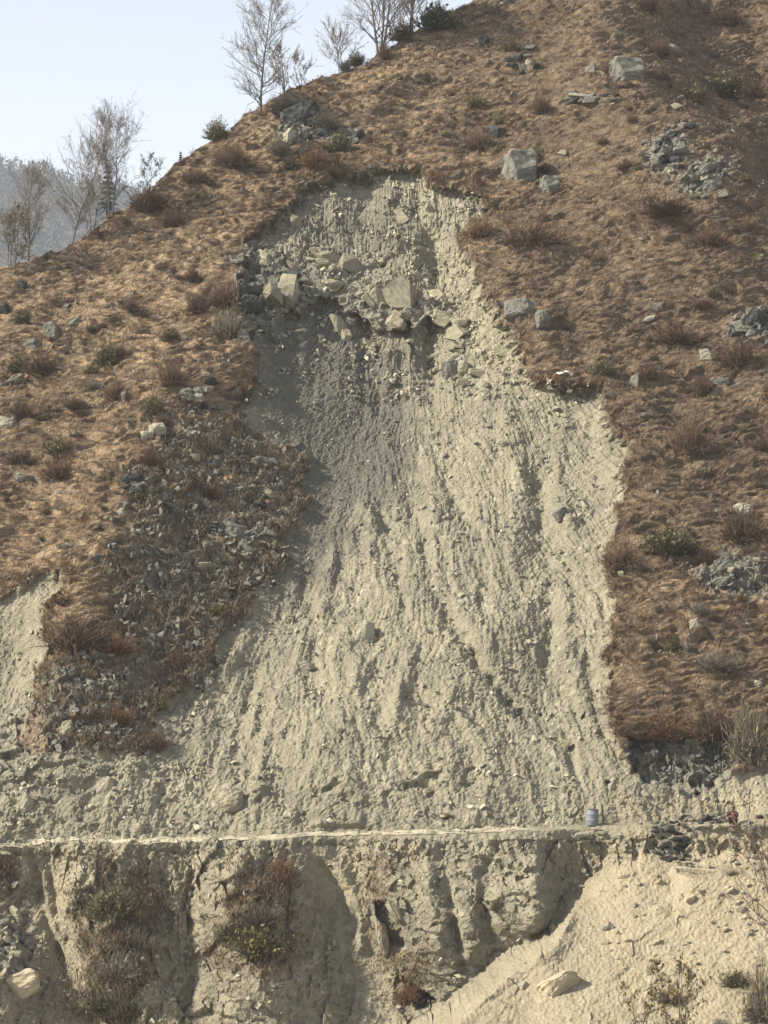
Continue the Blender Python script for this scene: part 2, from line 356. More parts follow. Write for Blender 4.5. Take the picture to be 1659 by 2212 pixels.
D_dark = np.max([sample(sdist(ROCKS[v]), QX, QY) for v in (0, 2, 4, 5, 6, 7, 12)], axis=0)
rockcol = sstep(-16, 14, D_dark)
ledges = scrub * (1 - veg) * sstep(-.02, .2, fbm(S_ / 1.9, T_ / 1.3, 3, 141)) * (PY < 1700)
rockcol = np.maximum(rockcol, ledges * .8); rock = np.maximum(rock, ledges)
bench = sstep(tb0 - 0.5, tb0, T) * (1 - sstep(tb1 - 0.1, tb1 + 0.5, T))
far = 1 - inwin
# ------------------------------------------------------------------ large relief in metres (positive = set back into the hill)
CTRL = [(0, 700, 0), (300, 650, -.5), (200, 900, -.8), (100, 1200, -1.6), (0, 1000, -.2), (450, 800, -1.2), (500, 620, -.6), (400, 450, .2), (270, 1000, -1.8), (255, 1150, -3.0), (130, 1050, -1.2), (0, 1200, -1),
        (420, 960, -1), (430, 1100, 1.0), (350, 1290, .2), (520, 1080, 1.9), (590, 1130, 2.6), (400, 1400, 1.2), (300, 1470, .2), (170, 1380, -2.0), (260, 1330, -1.2), (130, 1520, -1.3), (60, 1560, -.4), (20, 1400, 1), (0, 1650, 0), (200, 1650, -.5),
        (600, 800, 1.6), (690, 860, 3.5), (800, 880, 4.7), (760, 1020, 4.6), (680, 1200, 3.9), (600, 1380, 2.5), (500, 1500, 1.8), (430, 1640, 1.0), (300, 1700, 0),
        (600, 480, .4), (700, 450, 1.2), (850, 580, 1.8), (820, 430, .9), (960, 450, .3), (920, 900, 3.8), (860, 1100, 3.2), (850, 1300, 1.5), (800, 1500, .1), (780, 1650, -.6),
        (1000, 700, .8), (1050, 900, 2.0), (1190, 950, .8), (1300, 1000, -.2), (1130, 1250, .5), (1260, 1250, -.1), (1200, 1600, .3), (1080, 1480, -.4), (950, 1650, -.5), (1290, 1500, -.5),
        (1400, 1000, -.7), (1500, 700, 0), (1500, 1400, -1), (1620, 1200, -.4), (1380, 1480, -1), (1200, 300, 0), (1300, 520, -.3), (1100, 600, -.5), (1180, 760, -.6), (1600, 1540, -.4),
        (1300, 40, -1.0), (1400, 140, -1.2), (1500, 260, -1.2), (1600, 350, -1.0), (1480, 60, 4.5), (1600, 120, 7.5), (1640, 250, 4.2), (1560, 20, 7.5), (1720, 120, 10), (1720, 320, 6), (1560, 200, 4), (1659, 500, -.2), (1100, 60, 0), (1000, 160, 0), (700, 260, -.3), (640, 290, -.8), (850, 280, 0),
        (0, 1765, 0), (300, 1765, 0), (600, 1765, 0), (900, 1765, 0), (1200, 1765, 0), (1450, 1755, .3), (1650, 1730, 0), (0, 1815, 0), (300, 1810, 0), (600, 1805, 0), (900, 1795, 0), (1200, 1790, 0), (1400, 1790, 0), (1640, 1790, 0),
        (0, 1870, .6), (30, 2000, .8), (0, 2110, -1.0), (40, 2150, -.8), (85, 1950, 1.6), (115, 2080, 1.7), (165, 2200, 1.6), (225, 1880, 0), (250, 2000, -1.6), (235, 2130, -1.0), (345, 2000, .8), (385, 2150, .6), (370, 1880, .9), (470, 1900, -.2), (550, 2000, -1.1), (600, 1900, -.7), (520, 2150, -.9), (635, 2080, -.7), (690, 1880, 1.4), (720, 1990, 2.5), (770, 2110, 2.3), (830, 2200, 1.6), (780, 1860, .9), (830, 1940, 0), (960, 1890, -.6), (1100, 1880, -.8), (1150, 1900, -1.2), (1000, 2050, -.5), (1100, 2000, -1), (1165, 1970, -1.6), (1205, 1890, 1.3), (1225, 1960, 1.3), (880, 2150, 1.2), (960, 2110, .4), (1100, 2080, .8),
        (1350, 1900, .4), (1500, 1850, .6), (1640, 1850, .4), (1500, 2000, 0), (1640, 2000, -.5), (1300, 2050, 0), (1400, 2180, 0), (1640, 2180, -1), (1200, 2200, 0)]
CTRL = [(a, b, c * (1.05 if b > 1850 and a < 1250 else 1.0)) for a, b, c in CTRL]
CT = np.array(CTRL, float)
bx = [(x, y, 0) for x in np.linspace(-240, 1900, 9) for y in (-240, 2450)] + [(x, y, 0) for y in np.linspace(0, 2212, 9) for x in (-240, 1900)]
CT = np.vstack([CT, np.array(bx, float)])
Pn = CT[:, :2] / 400.0
def tps(r2): return np.where(r2 > 1e-12, r2 * np.log(r2 + 1e-12), 0)
A = tps(((Pn[:, None] - Pn[None]) ** 2).sum(-1)) + 0.002 * np.eye(len(Pn))
B = np.hstack([np.ones((len(Pn), 1)), Pn]); n_ = len(Pn)
K = np.block([[A, B], [B.T, np.zeros((3, 3))]]); wts = np.linalg.solve(K, np.concatenate([CT[:, 2], np.zeros(3)]))
g2 = np.zeros(GXX.shape)
for (cx, cy), w_ in zip(Pn, wts[:n_]): g2 += w_ * tps((GXX / 400 - cx) ** 2 + (GYY / 400 - cy) ** 2)
g2 += wts[n_] + wts[n_ + 1] * GXX / 400 + wts[n_ + 2] * GYY / 400
DY = sample(g2, PX, PY)
up = (PY < 1720)
# scar stands back from the turf
DY = DY + np.where(up, (.55 + .7 * np.maximum(sstep(560, 480, PY), sstep(680, 980, PX))) * sstep(-1, 14, D_bare) * (1 - sstep(1500, 1720, PY)), 0)
# right wall of the scar, facing the light
DY = DY + up * sstep(2, 75, D_bare) * (1.5 * sstep(880, 960, PX) * sstep(470, 520, PY) * (1 - sstep(780, 860, PY)) + .8 * sstep(1050, 1200, PX) * sstep(840, 900, PY) * (1 - sstep(1500, 1650, PY)))
# ribs and grooves that run down the debris
def crop(pts, ox=640, oy=1120): return [((ox + a * .3858) * .864, (oy + b * .3858) * .864) for a, b in pts]
def ldist(pl, px, py):
    d = np.full(px.shape, 1e9, np.float32); pl = np.array(pl, float)
    for (x0, y0), (x1, y1) in zip(pl[:-1], pl[1:]):
        u = np.clip(((px - x0) * (x1 - x0) + (py - y0) * (y1 - y0)) / ((x1 - x0) ** 2 + (y1 - y0) ** 2), 0, 1)
        d = np.minimum(d, np.hypot(px - x0 - u * (x1 - x0), py - y0 - u * (y1 - y0)))
    return d
LINES = [(-.75, 16, crop([(450, 980), (410, 1150), (435, 1280), (450, 1430)])), (-.7, 18, crop([(150, 1850), (180, 1700), (300, 1560), (450, 1490)])), (-.5, 13, crop([(380, 1600), (370, 1850)])),
         (-.5, 13, crop([(650, 1350), (640, 1580), (700, 1800)])), (-.6, 16, crop([(1000, 1360), (930, 1560), (900, 1850)])), (-.7, 20, crop([(1290, 1560), (1240, 1690), (1140, 1850)])),
         (.9, 13, crop([(1090, 850), (1200, 980), (1350, 1250), (1450, 1400), (1560, 1540), (1659, 1640), (1780, 1800)])), (-.5, 16, crop([(1540, 1150), (1500, 1300), (1490, 1420)])),
         (.6, 18, crop([(780, 280), (870, 560), (930, 900), (960, 1150)])), (.55, 15, crop([(1010, 300), (1090, 600), (1170, 850)])), (.7, 20, crop([(1230, 150), (1400, 500), (1480, 800), (1500, 1150)])),
         (-.5, 16, crop([(500, 650), (470, 800), (455, 950)])), (-.45, 15, crop([(690, 270), (740, 500), (760, 800)])), (-.5, 18, crop([(1130, 120), (1190, 350), (1260, 600), (1290, 800)])),
         (.6, 16, crop([(300, 900), (380, 1150), (440, 1380)])), (-.45, 14, crop([(40, 1450), (10, 1640), (-60, 1850)])), (.5, 14, crop([(820, 1600), (760, 1850)])),
         (-.7, 20, [(1100, 880), (1130, 1050), (1110, 1200)]), (-.6, 20, [(1220, 900), (1210, 1050), (1250, 1180)]), (.7, 22, [(1170, 1000), (1180, 1150), (1200, 1300), (1190, 1450)]),
         (-.6, 18, [(1210, 1280), (1230, 1420), (1270, 1560)]), (.5, 16, [(1260, 1350), (1280, 1480), (1310, 1600)]), (.5, 14, [(560, 1420), (520, 1560), (500, 1690)]), (-.5, 16, [(600, 1480), (570, 1600), (560, 1700)]),
         (-.6, 16, [(740, 380), (720, 440), (735, 520)]), (.6, 16, [(800, 380), (780, 450), (800, 530)]), (-.6, 16, [(850, 370), (835, 440), (860, 520)]), (.5, 14, [(905, 380), (900, 450), (940, 540)]),
         (-.8, 18, [(700, 1840), (745, 1900), (775, 2000), (770, 2090)]), (.8, 12, [(960, 1880), (975, 1980), (1000, 2100)]), (-.6, 14, [(925, 1850), (930, 1950), (950, 2050)]), (.9, 16, [(1055, 1860), (1040, 1950), (1060, 2060)]), (-.8, 18, [(1150, 1850), (1160, 1920), (1150, 2000)]),
         (.8, 14, [(420, 1850), (400, 1950), (420, 2100), (400, 2200)]), (-.6, 14, [(520, 1850), (490, 1950), (500, 2060)]), (.5, 10, [(60, 1850), (80, 1980), (140, 2120), (190, 2212)]), (.5, 10, [(95, 1850), (110, 1980), (165, 2100)]), (-.6, 14, [(180, 1840), (170, 1900), (140, 1980)])]
for am, wd, pl in LINES:
    d_ = ldist(pl, PX + .35 * wob, PY); pa = np.array(pl); ends = sstep(pa[:, 1].min() - 70, pa[:, 1].min() + 90, PY) * (1 - sstep(pa[:, 1].max() - 90, pa[:, 1].max() + 90, PY)) * (.75 + .5 * vn)
    DY = DY + 1.15 * am * np.exp(-(d_ / wd) ** 2) * ends * sstep(0, 20, D_bare) * (1 - bench)
# rock shelf in the upper scar: overhanging step, bowl below
shelf_y = np.interp(PX, [520, 600, 660, 720, 800, 860, 900, 960, 1000], [640, 668, 655, 640, 690, 690, 688, 660, 640])
shelf_y = shelf_y + 16 * perlin(S_ / 1.3, S_ * 0 + .5, 62) + 12 * perlin(S_ / .5, S_ * 0 + .5, 63)
sx = (.55 + .45 * sstep(-.2, .3, perlin(S_ / 1.8, S_ * 0, 64))) * sstep(530, 600, PX) * (1 - sstep(940, 1000, PX))
DY = DY + sx * (1.25 * sstep(-4, 14, PY - shelf_y) * (1 - sstep(20, 260, PY - shelf_y)) - 0.6 * (1 - sstep(0, 120, shelf_y - PY)) * (PY < shelf_y + 2) * sstep(0, 40, D_bare))
# undercut below the grass above the right hand cliff
DY = DY + 1.0 * sstep(-3, 8, D_rock) * ((PX > 1330) & (PY > 1540) & (PY < 1730))
# small scarp in the road cut
sc_y = np.interp(PX, [640, 720, 850, 950, 1010, 1100], [1745, 1695, 1700, 1672, 1665, 1690])
DY = DY + sstep(650, 720, PX) * (1 - sstep(1000, 1090, PX)) * 0.5 * np.clip(.4 + 1.2 * vn, 0, 1) * sstep(-4, 14, QY - sc_y) * (1 - sstep(10, 80, QY - sc_y))
# sandy spur in front at lower right
EDGE = [(860, 2230), (900, 2205), (960, 2170), (1050, 2090), (1130, 2030), (1190, 1990), (1232, 1940), (1300, 1880), (1380, 1845)]
ey = np.interp(PX, [e[0] for e in EDGE], [e[1] for e in EDGE], left=2400, right=1835)
spur = sstep(-2, 36, PY + 0.15 * wob2 - ey) * (Y < 1)
DY = DY - spur * np.clip((PY - 1825) / 387 * 6.5, 0, 9)
# ledge path at right
led = sstep(1440, 1490, PX) * sstep(-3, 5, QY - 1882 + (PX - 1480) * -0.02)
DY = DY - led * 1.3 * (1 - sstep(1885, 2010, PY))
# hollows in the lower cliff
for poly, dd in (([(808, 1946), (832, 1950), (866, 1995), (878, 2040), (846, 2046), (828, 2020), (812, 1990)], 1.1), ([(870, 2120), (925, 2150), (950, 2178), (900, 2192)], 1.8), ([(1265, 1545), (1272, 1560), (1258, 1562)], .6), ([(1308, 1697), (1322, 1697), (1320, 1708), (1308, 1708)], .4)):
    DY = DY + dd * sstep(-3, 4, sample(sdist(poly), PX + 0.3 * wob, PY + 0.3 * wob2))
DY = DY * inwin
behind = sstep(0.2, 3, Y - yrd)
DY = DY * (1 - behind)
# ------------------------------------------------------------------ fine relief along the slope normal
grassy = (1 - earth) * (1 - scrub) * (1 - rock)
wx = 0.6 * perlin(S_ / 1.7, T_ / 1.7, 31); wt = 0.35 * perlin(S_ / 1.3, T_ / 1.3, 32)
tuss = 1 - np.abs(perlin((S_ + wx) / 1.25, (T_ + wt + 0.12 * S_) / 0.42, 33)) * 1.6
tuss2 = perlin(S_ / 0.42, T_ / 0.24, 34); terr = perlin((S_ + 2 * wx) / 4.2, (T_ + wt) / 0.9, 35)
ph = (T_ + 1.1 * wt + .9 * perlin(S_ / 7, T_ / 5, 37) + .35 * perlin(S_ / 1.1, T_ / 1.1, 38)) / .85
fr = (ph - np.floor(ph)).astype(np.float32); saw = np.where(fr < .72, fr / .72, (1 - fr) / .28)
w1 = worley((S_ + .5 * wx) / .95, (T_ + .55 * wt + .05 * S_) / .30, 92); w2 = worley((S_ + wx) / 2.6, (T_ + wt + .04 * S_) / .66, 93)
dome = np.clip(.75 - w1, -.3, .75); dome2 = np.clip(.8 - w2, -.3, .8)
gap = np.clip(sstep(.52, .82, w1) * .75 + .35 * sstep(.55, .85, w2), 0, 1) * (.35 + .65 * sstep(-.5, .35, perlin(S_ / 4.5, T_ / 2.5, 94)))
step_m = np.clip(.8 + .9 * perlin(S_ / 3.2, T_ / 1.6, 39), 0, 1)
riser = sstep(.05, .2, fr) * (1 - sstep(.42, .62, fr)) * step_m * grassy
h_g = -0.33 * saw * step_m + .30 * dome + .26 * dome2 + 0.06 * tuss + 0.05 * tuss2 + 0.16 * terr + 0.5 * fbm(S_ / 6, T_ / 5, 3, 36)
f1, c1 = facet(S_ / 1.5 + wx * .3, T_ / 1.1 + wt * .3, 41); f2, c2 = facet(S_ / 0.62, T_ / 0.5, 42); f3, c3 = facet(S_ / 0.28, T_ / 0.24, 43)
lean = np.clip((PX - 800) / 900, -1, 1) * 0.35
wr = 1.0 * perlin(S_ / 5, T_ / 9, 58) + 0.28 * perlin(S_ / 2, T_ / 3.2, 59)
flow = (S_ - 1.5) * 42.0 / np.clip(TT[8] + 62 - T_, 14, 90) + wr
rill = 1 - np.minimum(1, 1.7 * np.abs(perlin(flow / 2.9, T_ / 13, 51))); rill2 = perlin(flow / 0.85, T_ / 5, 52)
rmod = np.clip(.55 + 1.3 * fbm(S_ / 5, T_ / 6, 2, 60), 0, 1.3)
rill_w = sstep(880, 1150, PY) * (0.6 + 0.4 * sstep(1200, 1500, PY)) * (PY < 1790) + 0.7 * (PY > 1815)
smooth_talus = (1 - sstep(0, 110, np.hypot((PX - 690) / 1.0, (PY - 960) / 2.0) - 60)) * 0.75
smooth_talus = np.maximum(smooth_talus, 0.8 * (1 - sstep(30, 75, np.abs(PX - np.interp(PY, [1830, 2212], [690, 830])))) * (PY > 1830))
smooth_talus = np.maximum(smooth_talus, 0.7 * (1 - sstep(25, 70, np.abs(PX - np.interp(PY, [1830, 2212], [70, 165])))) * (PY > 1850))
smooth_talus = np.maximum(smooth_talus, (0.80 - .3 * np.clip(vn, 0, 1)) * spur)
rough = (1 - smooth_talus)
head = sstep(440, 560, PY) * (1 - sstep(730, 830, PY)) * sstep(560, 660, PX) * (1 - sstep(960, 1080, PX)) * np.clip(.55 + 1.1 * perlin(S_ / 3.5, T_ / 3.5, 100), .1, 1) * up
chunk = np.clip(.16 + vn * 1.1, .06, 1) * np.clip(.35 + 1.0 * ((PY < 860) * up) + .5 * sstep(-.1, .5, fbm(S_ / 4, T_ / 4, 2, 68)) + .8 * (PX < 420) * (PY > 1480) * (PY < 1800), 0, 1.25) * np.where(PY > 1815, .55, 1)
h_e = rough * (0.26 * fbm(S_ / 2.6, T_ / 5.2, 4, 53, .5) + .07 * perlin(flow / .45, T_ / 3.2, 98) + .05 * perlin(flow / .2, T_ / 1.6, 99) + head * (.60 * facet(S_ / 1.9 + .4 * wx, T_ / 1.4 + .4 * wt, 101)[0] + .35 * f1 - .28 * sstep(.10, .02, facet(S_ / 1.9 + .4 * wx, T_ / 1.4 + .4 * wt, 101)[1])) + chunk * (0.22 * f2 + 0.20 * f1) + (.03 + .06 * chunk) * f3) + 0.055 * perlin(S_ / .16, T_ / .17, 54) + 0.06 * perlin(S_ / .36, T_ / .5, 55) + (.1 + chunk) * .10 * np.clip(.55 - worley(S_ / .42, T_ / .40, 95), -.3, .5) + (PY > 1815) * (1 - spur) * (-.05 * (1 - smooth_talus) * sstep(.08, .02, c1) + .17 * perlin(flow / .42, T_ / 2.4, 96) + (1 - smooth_talus) * (.42 * facet(S_ / .8, T_ / 1.7, 97)[0] + .14 * f3)) + rill_w * rmod * (0.38 * rill ** 1.3 + 0.13 * rill2) * (1 - 0.5 * smooth_talus) * (1 - .85 * spur)
sd = S_ * .85 + T_ * .55
h_e = h_e * (1 - .55 * spur) + spur * (.10 * fbm(S_ / 2.2, T_ / 2.2, 3, 121) + .05 * perlin((S_ * .55 - T_ * .85) / .32, sd / 2.6, 122) + .035 * perlin(S_ / .15, T_ / .15, 123) + .22 * np.clip(facet(S_ / .8, T_ / .55, 124)[0], -.1, .6) * sstep(.05, .5, fbm(S_ / 2.4, T_ / 2.0, 3, 125)))
h_r = (.55 + .45 * rockcol) * (0.62 * f1 + 0.34 * f2 + 0.12 * f3 + 0.15 * fbm(S_ / 1.0, T_ / 1.0, 3, 56))
h_s = 0.50 * f1 + 0.26 * f2 + 0.15 * f3 + 0.22 * fbm(S_ / 0.8, T_ / 0.6, 3, 57)
hh = h_g * (1 - earth) + h_e * earth
hh = hh * (1 - scrub) + h_s * scrub
hh = hh * (1 - rock) + h_r * rock
hh = hh * (1 - 0.6 * bench) * (1 - 0.8 * behind)
# ragged turf lip
lip = np.exp(-((D_bare + 7) / 6.0) ** 2) * up * (Y > 6)
hh = hh + 0.15 * lip * np.clip(.5 + vn * 1.5, 0, 1)
tang = np.gradient(np.stack([yr, zr], 1), t_all, axis=0); nn = np.stack([-tang[:, 1], tang[:, 0]], 1); nn /= np.linalg.norm(nn, axis=1)[:, None]
soil_shade = np.exp(-((D_bare - 2.0) / np.where(PY < 900, 5.0, 3.0)) ** 2) * up * (Y > 6) * (0.3 + 0.7 * (vn > -.15)) * (1 - .7 * scrub) * (1 - 0.85 * ((PX > 1000) & (PY > 480)&(PY<800))) * (1 - 0.8 * ((PX > 1250) & (PY > 1000)))  # soil band, widened higher up to paint in the sod lip's shade
YY = Y + DY + hh * nn[:, 0][:, None]; ZZ = Z + hh * nn[:, 1][:, None]
V = np.stack([X, YY, ZZ], -1).reshape(-1, 3)
idx = np.arange(NV * NU).reshape(NV, NU)
quads = np.stack([idx[:-1, :-1], idx[:-1, 1:], idx[1:, 1:], idx[1:, :-1]], -1).reshape(-1, 4)
hill_me = np_mesh('hillside', V, quads)
warm = spur * 0.8 + 0.3 * sstep(1820, 1850, PY) * (1 - spur) + 0.5 * sstep(1250, 1400, PX) * (PY > 1720)
for nm, arr in (('earth', earth), ('scrub', scrub), ('rock', rockcol * .85 + .22 * (rock - rockcol)), ('soil_shade', soil_shade), ('grey_shade', grey_shade), ('riser', np.clip(.8 * riser + .8 * gap, 0, .93) * grassy), ('warm', np.clip(warm, 0, 1)), ('brown', np.clip(sstep(650, 1250, PX) * (1 - .3 * sstep(900, 1200, PY)) + .5 * fbm(S_ / 7, T_ / 5, 3, 111), 0, 1))):
    a = hill_me.attributes.new(nm, 'FLOAT', 'POINT'); a.data.foreach_set('value', np.ascontiguousarray(arr, np.float32).ravel())
hill = tag(link('hillside', hill_me, M['hill']), kind='structure')

# dirt road: a sheet on the bench
br = np.where((t_all >= tb0 - 0.02) & (t_all <= tb1 + 0.02))[0]; cs = np.where((fan * 23.5 < 10.9))[0]
rw = sstep(11.2, 7.0, X) * .9 + .1
rv = np.stack([X, YY, ZZ + 0.035 - .12 * (1 - rw) - .11 * np.clip(perlin(S_ / .8, T_ / .6, 131) + .15, 0, 1)], -1)[np.ix_(br, cs)].reshape(-1, 3)
ri = np.arange(len(br) * len(cs)).reshape(len(br), len(cs))
road = tag(link('dirt_road', np_mesh('dirt_road', rv, np.stack([ri[:-1, :-1], ri[:-1, 1:], ri[1:, 1:], ri[1:, :-1]], -1).reshape(-1, 4)), M['road']), kind='structure')

# valley floor to the horizon
vf = np_mesh('valley_floor', np.array([(-2490, -1090, -46.5), (2490, -1090, -46.5), (2490, 4390, -46.5), (-2490, 4390, -46.5)]), np.array([[0, 1, 2, 3]]))
tag(link('valley_floor', vf, mat_plain('valley_earth', (0.16, 0.13, 0.09), (0.26, 0.21, 0.14), 0.05)), kind='structure')

bpy.context.view_layer.update()
def ground(px, py):
    r = Vector(ray(px, py)).normalized()
    ok, p, n, i = hill.ray_cast(Vector(CAM), r)
    if not ok:
        p = Vector(hit_base(px, py)); n = Vector((0, -.6, .8))
    d = (p - Vector(CAM)).dot(Vector((0, cp, sp)))
    return p, n, d / F     # metres per photo unit

# ------------------------------------------------------------------ scattered stuff: dry grass, scree
FV = V.astype(np.float64); grid_px = PX.ravel(); grid_py = PY.ravel()
infr = (grid_px > -120) & (grid_px < W + 120) & (grid_py > -60) & (grid_py < 2290)
def pick(weight, n, seed):
    r = np.random.default_rng(seed); w = (weight.ravel() * infr).astype(np.float64)
    cum = np.cumsum(w); return np.searchsorted(cum, r.random(n) * cum[-1])
def blades(name, ids, per, hmin, hmax, width, m, seed, droop=0.55, spread=0.10):
    r = np.random.default_rng(seed); n = len(ids); N = n * per
    base = np.repeat(FV[ids], per, 0) + np.stack([r.normal(0, spread, N), r.normal(0, spread * .7, N), r.normal(0, spread * .6, N)], 1)
    L = r.uniform(hmin, hmax, N) * np.repeat(r.uniform(.6, 1.3, n), per)
    a = r.uniform(0, 2 * np.pi, N); lean_ = np.stack([np.cos(a) * .55, np.sin(a) * .35 - droop, np.full(N, .75) - droop * .35], 1)
    tip = base + lean_ * L[:, None]
    mid = base + lean_ * L[:, None] * .5 + np.array([0, -.06, .16]) * L[:, None]
    b = r.uniform(0, np.pi, N); wv = np.stack([np.cos(b), .4 * np.sin(b), .5 * np.sin(b)], 1) * width
    base[:, 2] -= 0.04
    Vv = np.stack([base - wv, base + wv, mid + wv * .8, tip, mid - wv * .8], 1).reshape(-1, 3)
    k = np.arange(N)[:, None] * 5
    Fc = np.concatenate([k + np.array([[0, 1, 2]]), k + np.array([[0, 2, 4]]), k + np.array([[4, 2, 3]])])
    return tag(link(name, np_mesh(name, Vv, Fc), m), kind='stuff')
gw = grassy * (0.35 + 0.9 * np.clip(tuss, 0, 1)) * (1 - 0.8 * behind) * (0.5 + sstep(-.4, .4, vn))
blades('dry_grass', pick(gw * np.clip(dome + .1, 0, 1) ** 2 * (1 - .8 * riser), 19000, 1), 4, .10, .26, .016, M['grass'], 2)
dw = grassy * (fbm(S_ / 1.6, T_ / 0.9, 3, 81) > (.46 - .14 * sstep(700, 1200, PX)))
blades('low_dark_brush', pick(dw, 5600, 13), 7, .18, .5, .014, M['twig_r'], 14, .25, .2)
blades('brown_scrub_grass', pick(np.clip(scrub - rock, 0, 1), 4600, 3), 6, .2, .6, .018, M['twig_g'], 4, .3, .2)
blades('bank_dry_grass', pick(np.clip(D_veg + 45 * (1 + vn), 0, 60) / 60 * earth * (PY > 1830) * (D_veg > -60) * (vn > -.25), 1700, 15), 6, .2, .55, .018, M['grass'], 16, .7, .25)
blades('bank_rusty_scrub', pick(veg * (PY > 1815), 450, 17), 6, .2, .55, .014, M['twig_rust'], 18, .3, .25)
blades('turf_fringe', pick(lip * np.clip(vn + .15, 0, 1) * (1 - earth) * (1 - rock), 1500, 5), 6, .2, .5, .02, M['grass'], 6, .8, .16)

def stone_template(seed):
    r = np.random.default_rng(seed); bm = bmesh.new()
    for k in range(9):
        v = r.normal(size=3); v /= np.linalg.norm(v); bm.verts.new(v * r.uniform(.75, 1.1))
    bmesh.ops.convex_hull(bm, input=bm.verts[:]); 
    for v in [v for v in bm.verts if not v.link_faces]: bm.verts.remove(v)
    bm.verts.index_update()
    Vv = np.array([v.co[:] for v in bm.verts]); Fc = np.array([[v.index for v in f.verts] for f in bm.faces]); bm.free(); return Vv, Fc
TPL = [stone_template(s) for s in range(10)]
def rotmats(r, n):
    q = r.normal(size=(n, 4)); q /= np.linalg.norm(q, axis=1)[:, None]; w, x, y, z = q.T
    return np.stack([np.stack([1 - 2 * (y * y + z * z), 2 * (x * y - z * w), 2 * (x * z + y * w)], 1), np.stack([2 * (x * y + z * w), 1 - 2 * (x * x + z * z), 2 * (y * z - x * w)], 1), np.stack([2 * (x * z - y * w), 2 * (y * z + x * w), 1 - 2 * (x * x + y * y)], 1)], 1)
def scree(name, ids, smin, smax, power, m, seed, flat=0.6):
    r = np.random.default_rng(seed); Vs, Fs, off = [], [], 0
    lab = r.integers(0, len(TPL), len(ids))
    for k, (tv, tf_) in enumerate(TPL):
        I = ids[lab == k]; n = len(I)
        if not n: continue
        s = smin + (smax - smin) * r.random(n) ** power
        sc = np.stack([s, s * r.uniform(.6, 1, n), s * r.uniform(flat * .6, flat, n)], 1)
        R = rotmats(r, n); vv = np.einsum('nij,nkj->nki', R, tv[None] * sc[:, None]) + FV[I][:, None] + np.array([0, -.25, .2]) * s[:, None, None]
        Vs.append(vv.reshape(-1, 3)); Fs.append((np.arange(n)[:, None, None] * len(tv) + tf_[None]).reshape(-1, 3) + off); off += n * len(tv)
    return tag(link(name, np_mesh(name, np.concatenate(Vs), np.concatenate(Fs)), m), kind='stuff')
clump = sstep(-.1, .7, fbm(S_ / 2.6, T_ / 3.0, 3, 71))
ew = earth * (1 - .8 * bench) * rough * (.12 + clump) * (1 - .7 * scrub) * (1 + 1.5 * ((PY < 860) & up)) * (1 - .55 * spur)
scree('scree', pick(ew * (.06 + chunk ** 1.4), 10000, 7), .05, .30, 3.0, M['scree'], 8)
scree('rubble_on_slate_ground', pick(np.maximum(scrub * (PY < 1700), rockcol * .5) * (1 - bench), 5000, 9), .08, .42, 2.6, M['grey'], 10, .4)
scree('stones_in_grass', pick(grassy * (.15 + clump), 2600, 11), .05, .28, 2.8, M['grey'], 12, .5)

# ------------------------------------------------------------------ boulders and stones
def hull_rock(seed, n=22, flat=1.0, detail=0):
    r = np.random.default_rng(seed); bm = bmesh.new()
    for k in range(n):
        v = r.normal(size=3); v = v / np.abs(v).max() ** .55 / np.linalg.norm(v) ** .45
        bm.verts.new((v * r.uniform(.82, 1.0)) * np.array([1, 1, flat]))
    bmesh.ops.convex_hull(bm, input=bm.verts[:])
    for v in [v for v in bm.verts if not v.link_faces]: bm.verts.remove(v)
    bmesh.ops.dissolve_limit(bm, angle_limit=0.30, verts=bm.verts[:], edges=bm.edges[:])
    if detail:
        bmesh.ops.bevel(bm, geom=bm.edges[:], offset=0.05, segments=1, affect='EDGES')
        bmesh.ops.triangulate(bm, faces=bm.faces[:])
        for _ in range(detail): bmesh.ops.subdivide_edges(bm, edges=bm.edges[:], cuts=1, use_grid_fill=True)
        co = np.array([v.co[:] for v in bm.verts]); bm.normal_update(); no = np.array([v.normal[:] for v in bm.verts])
        f, c = facet((co[:, 0] + co[:, 2] * .3) * 2.2 + 9, (co[:, 1] * .6 + co[:, 2]) * 2.6 + seed, seed); f2_, _ = facet((co[:, 0] - co[:, 1]) * 5, co[:, 2] * 6, seed + 3)
        d = .06 * f + .045 * f2_ - .035 * (c < .08)
        co2 = co + no * d[:, None]
        for v, q in zip(bm.verts, co2): v.co = q
    lo = np.min([v.co[:] for v in bm.verts], 0); hi = np.max([v.co[:] for v in bm.verts], 0)
    for v in bm.verts: v.co = Vector(((v.co[i] - (lo[i] + hi[i]) / 2) / ((hi[i] - lo[i]) / 2) for i in range(3)))
    me = bpy.data.meshes.new('rock'); bm.to_mesh(me); bm.free(); return me
_rc = {}
def rock_mesh(variant, mk, detail):
    key = (variant, mk, detail)
    if key not in _rc:
        me = hull_rock(200 + variant, 30 if detail == 2 else 17 + variant % 7 if variant >= 60 else 14 + variant % 7, 1.0, detail); me.materials.append(M[mk]); _rc[key] = me
    return _rc[key]
def rock(name, px, py, w, h, mk, label=None, cat='boulder', group=None, tilt=0.0, var=None, out=0.2, depth=0.8, yaw=0.0):
    p, n, s = ground(px, py)
    var = random.randrange(16) if var is None else var
    big = max(w, h) > 42; scar_block = 440 < py < 840 and 540 < px < 1110 and mk in ('pale', 'tan')
    mk = random.choice(('dusty', 'dusty', 'dusty', 'tan')) if scar_block else mk; out = .02 if scar_block else out
    o = link(name, rock_mesh(var + (60 if scar_block else 0), mk, 0 if scar_block else 2 if big else (1 if max(w, h) > 24 else 0)))
    sx_, sz_ = w * s / 2, h * s / 2; sy_ = depth * (sx_ + sz_) / 2
    o.scale = (sx_, sy_, sz_); o.rotation_euler = (0, math.radians(tilt), math.radians(yaw))
    o.location = p + Vector((0, -.7, .25)) * (out * sy_)
    return tag(o, label, cat, group)

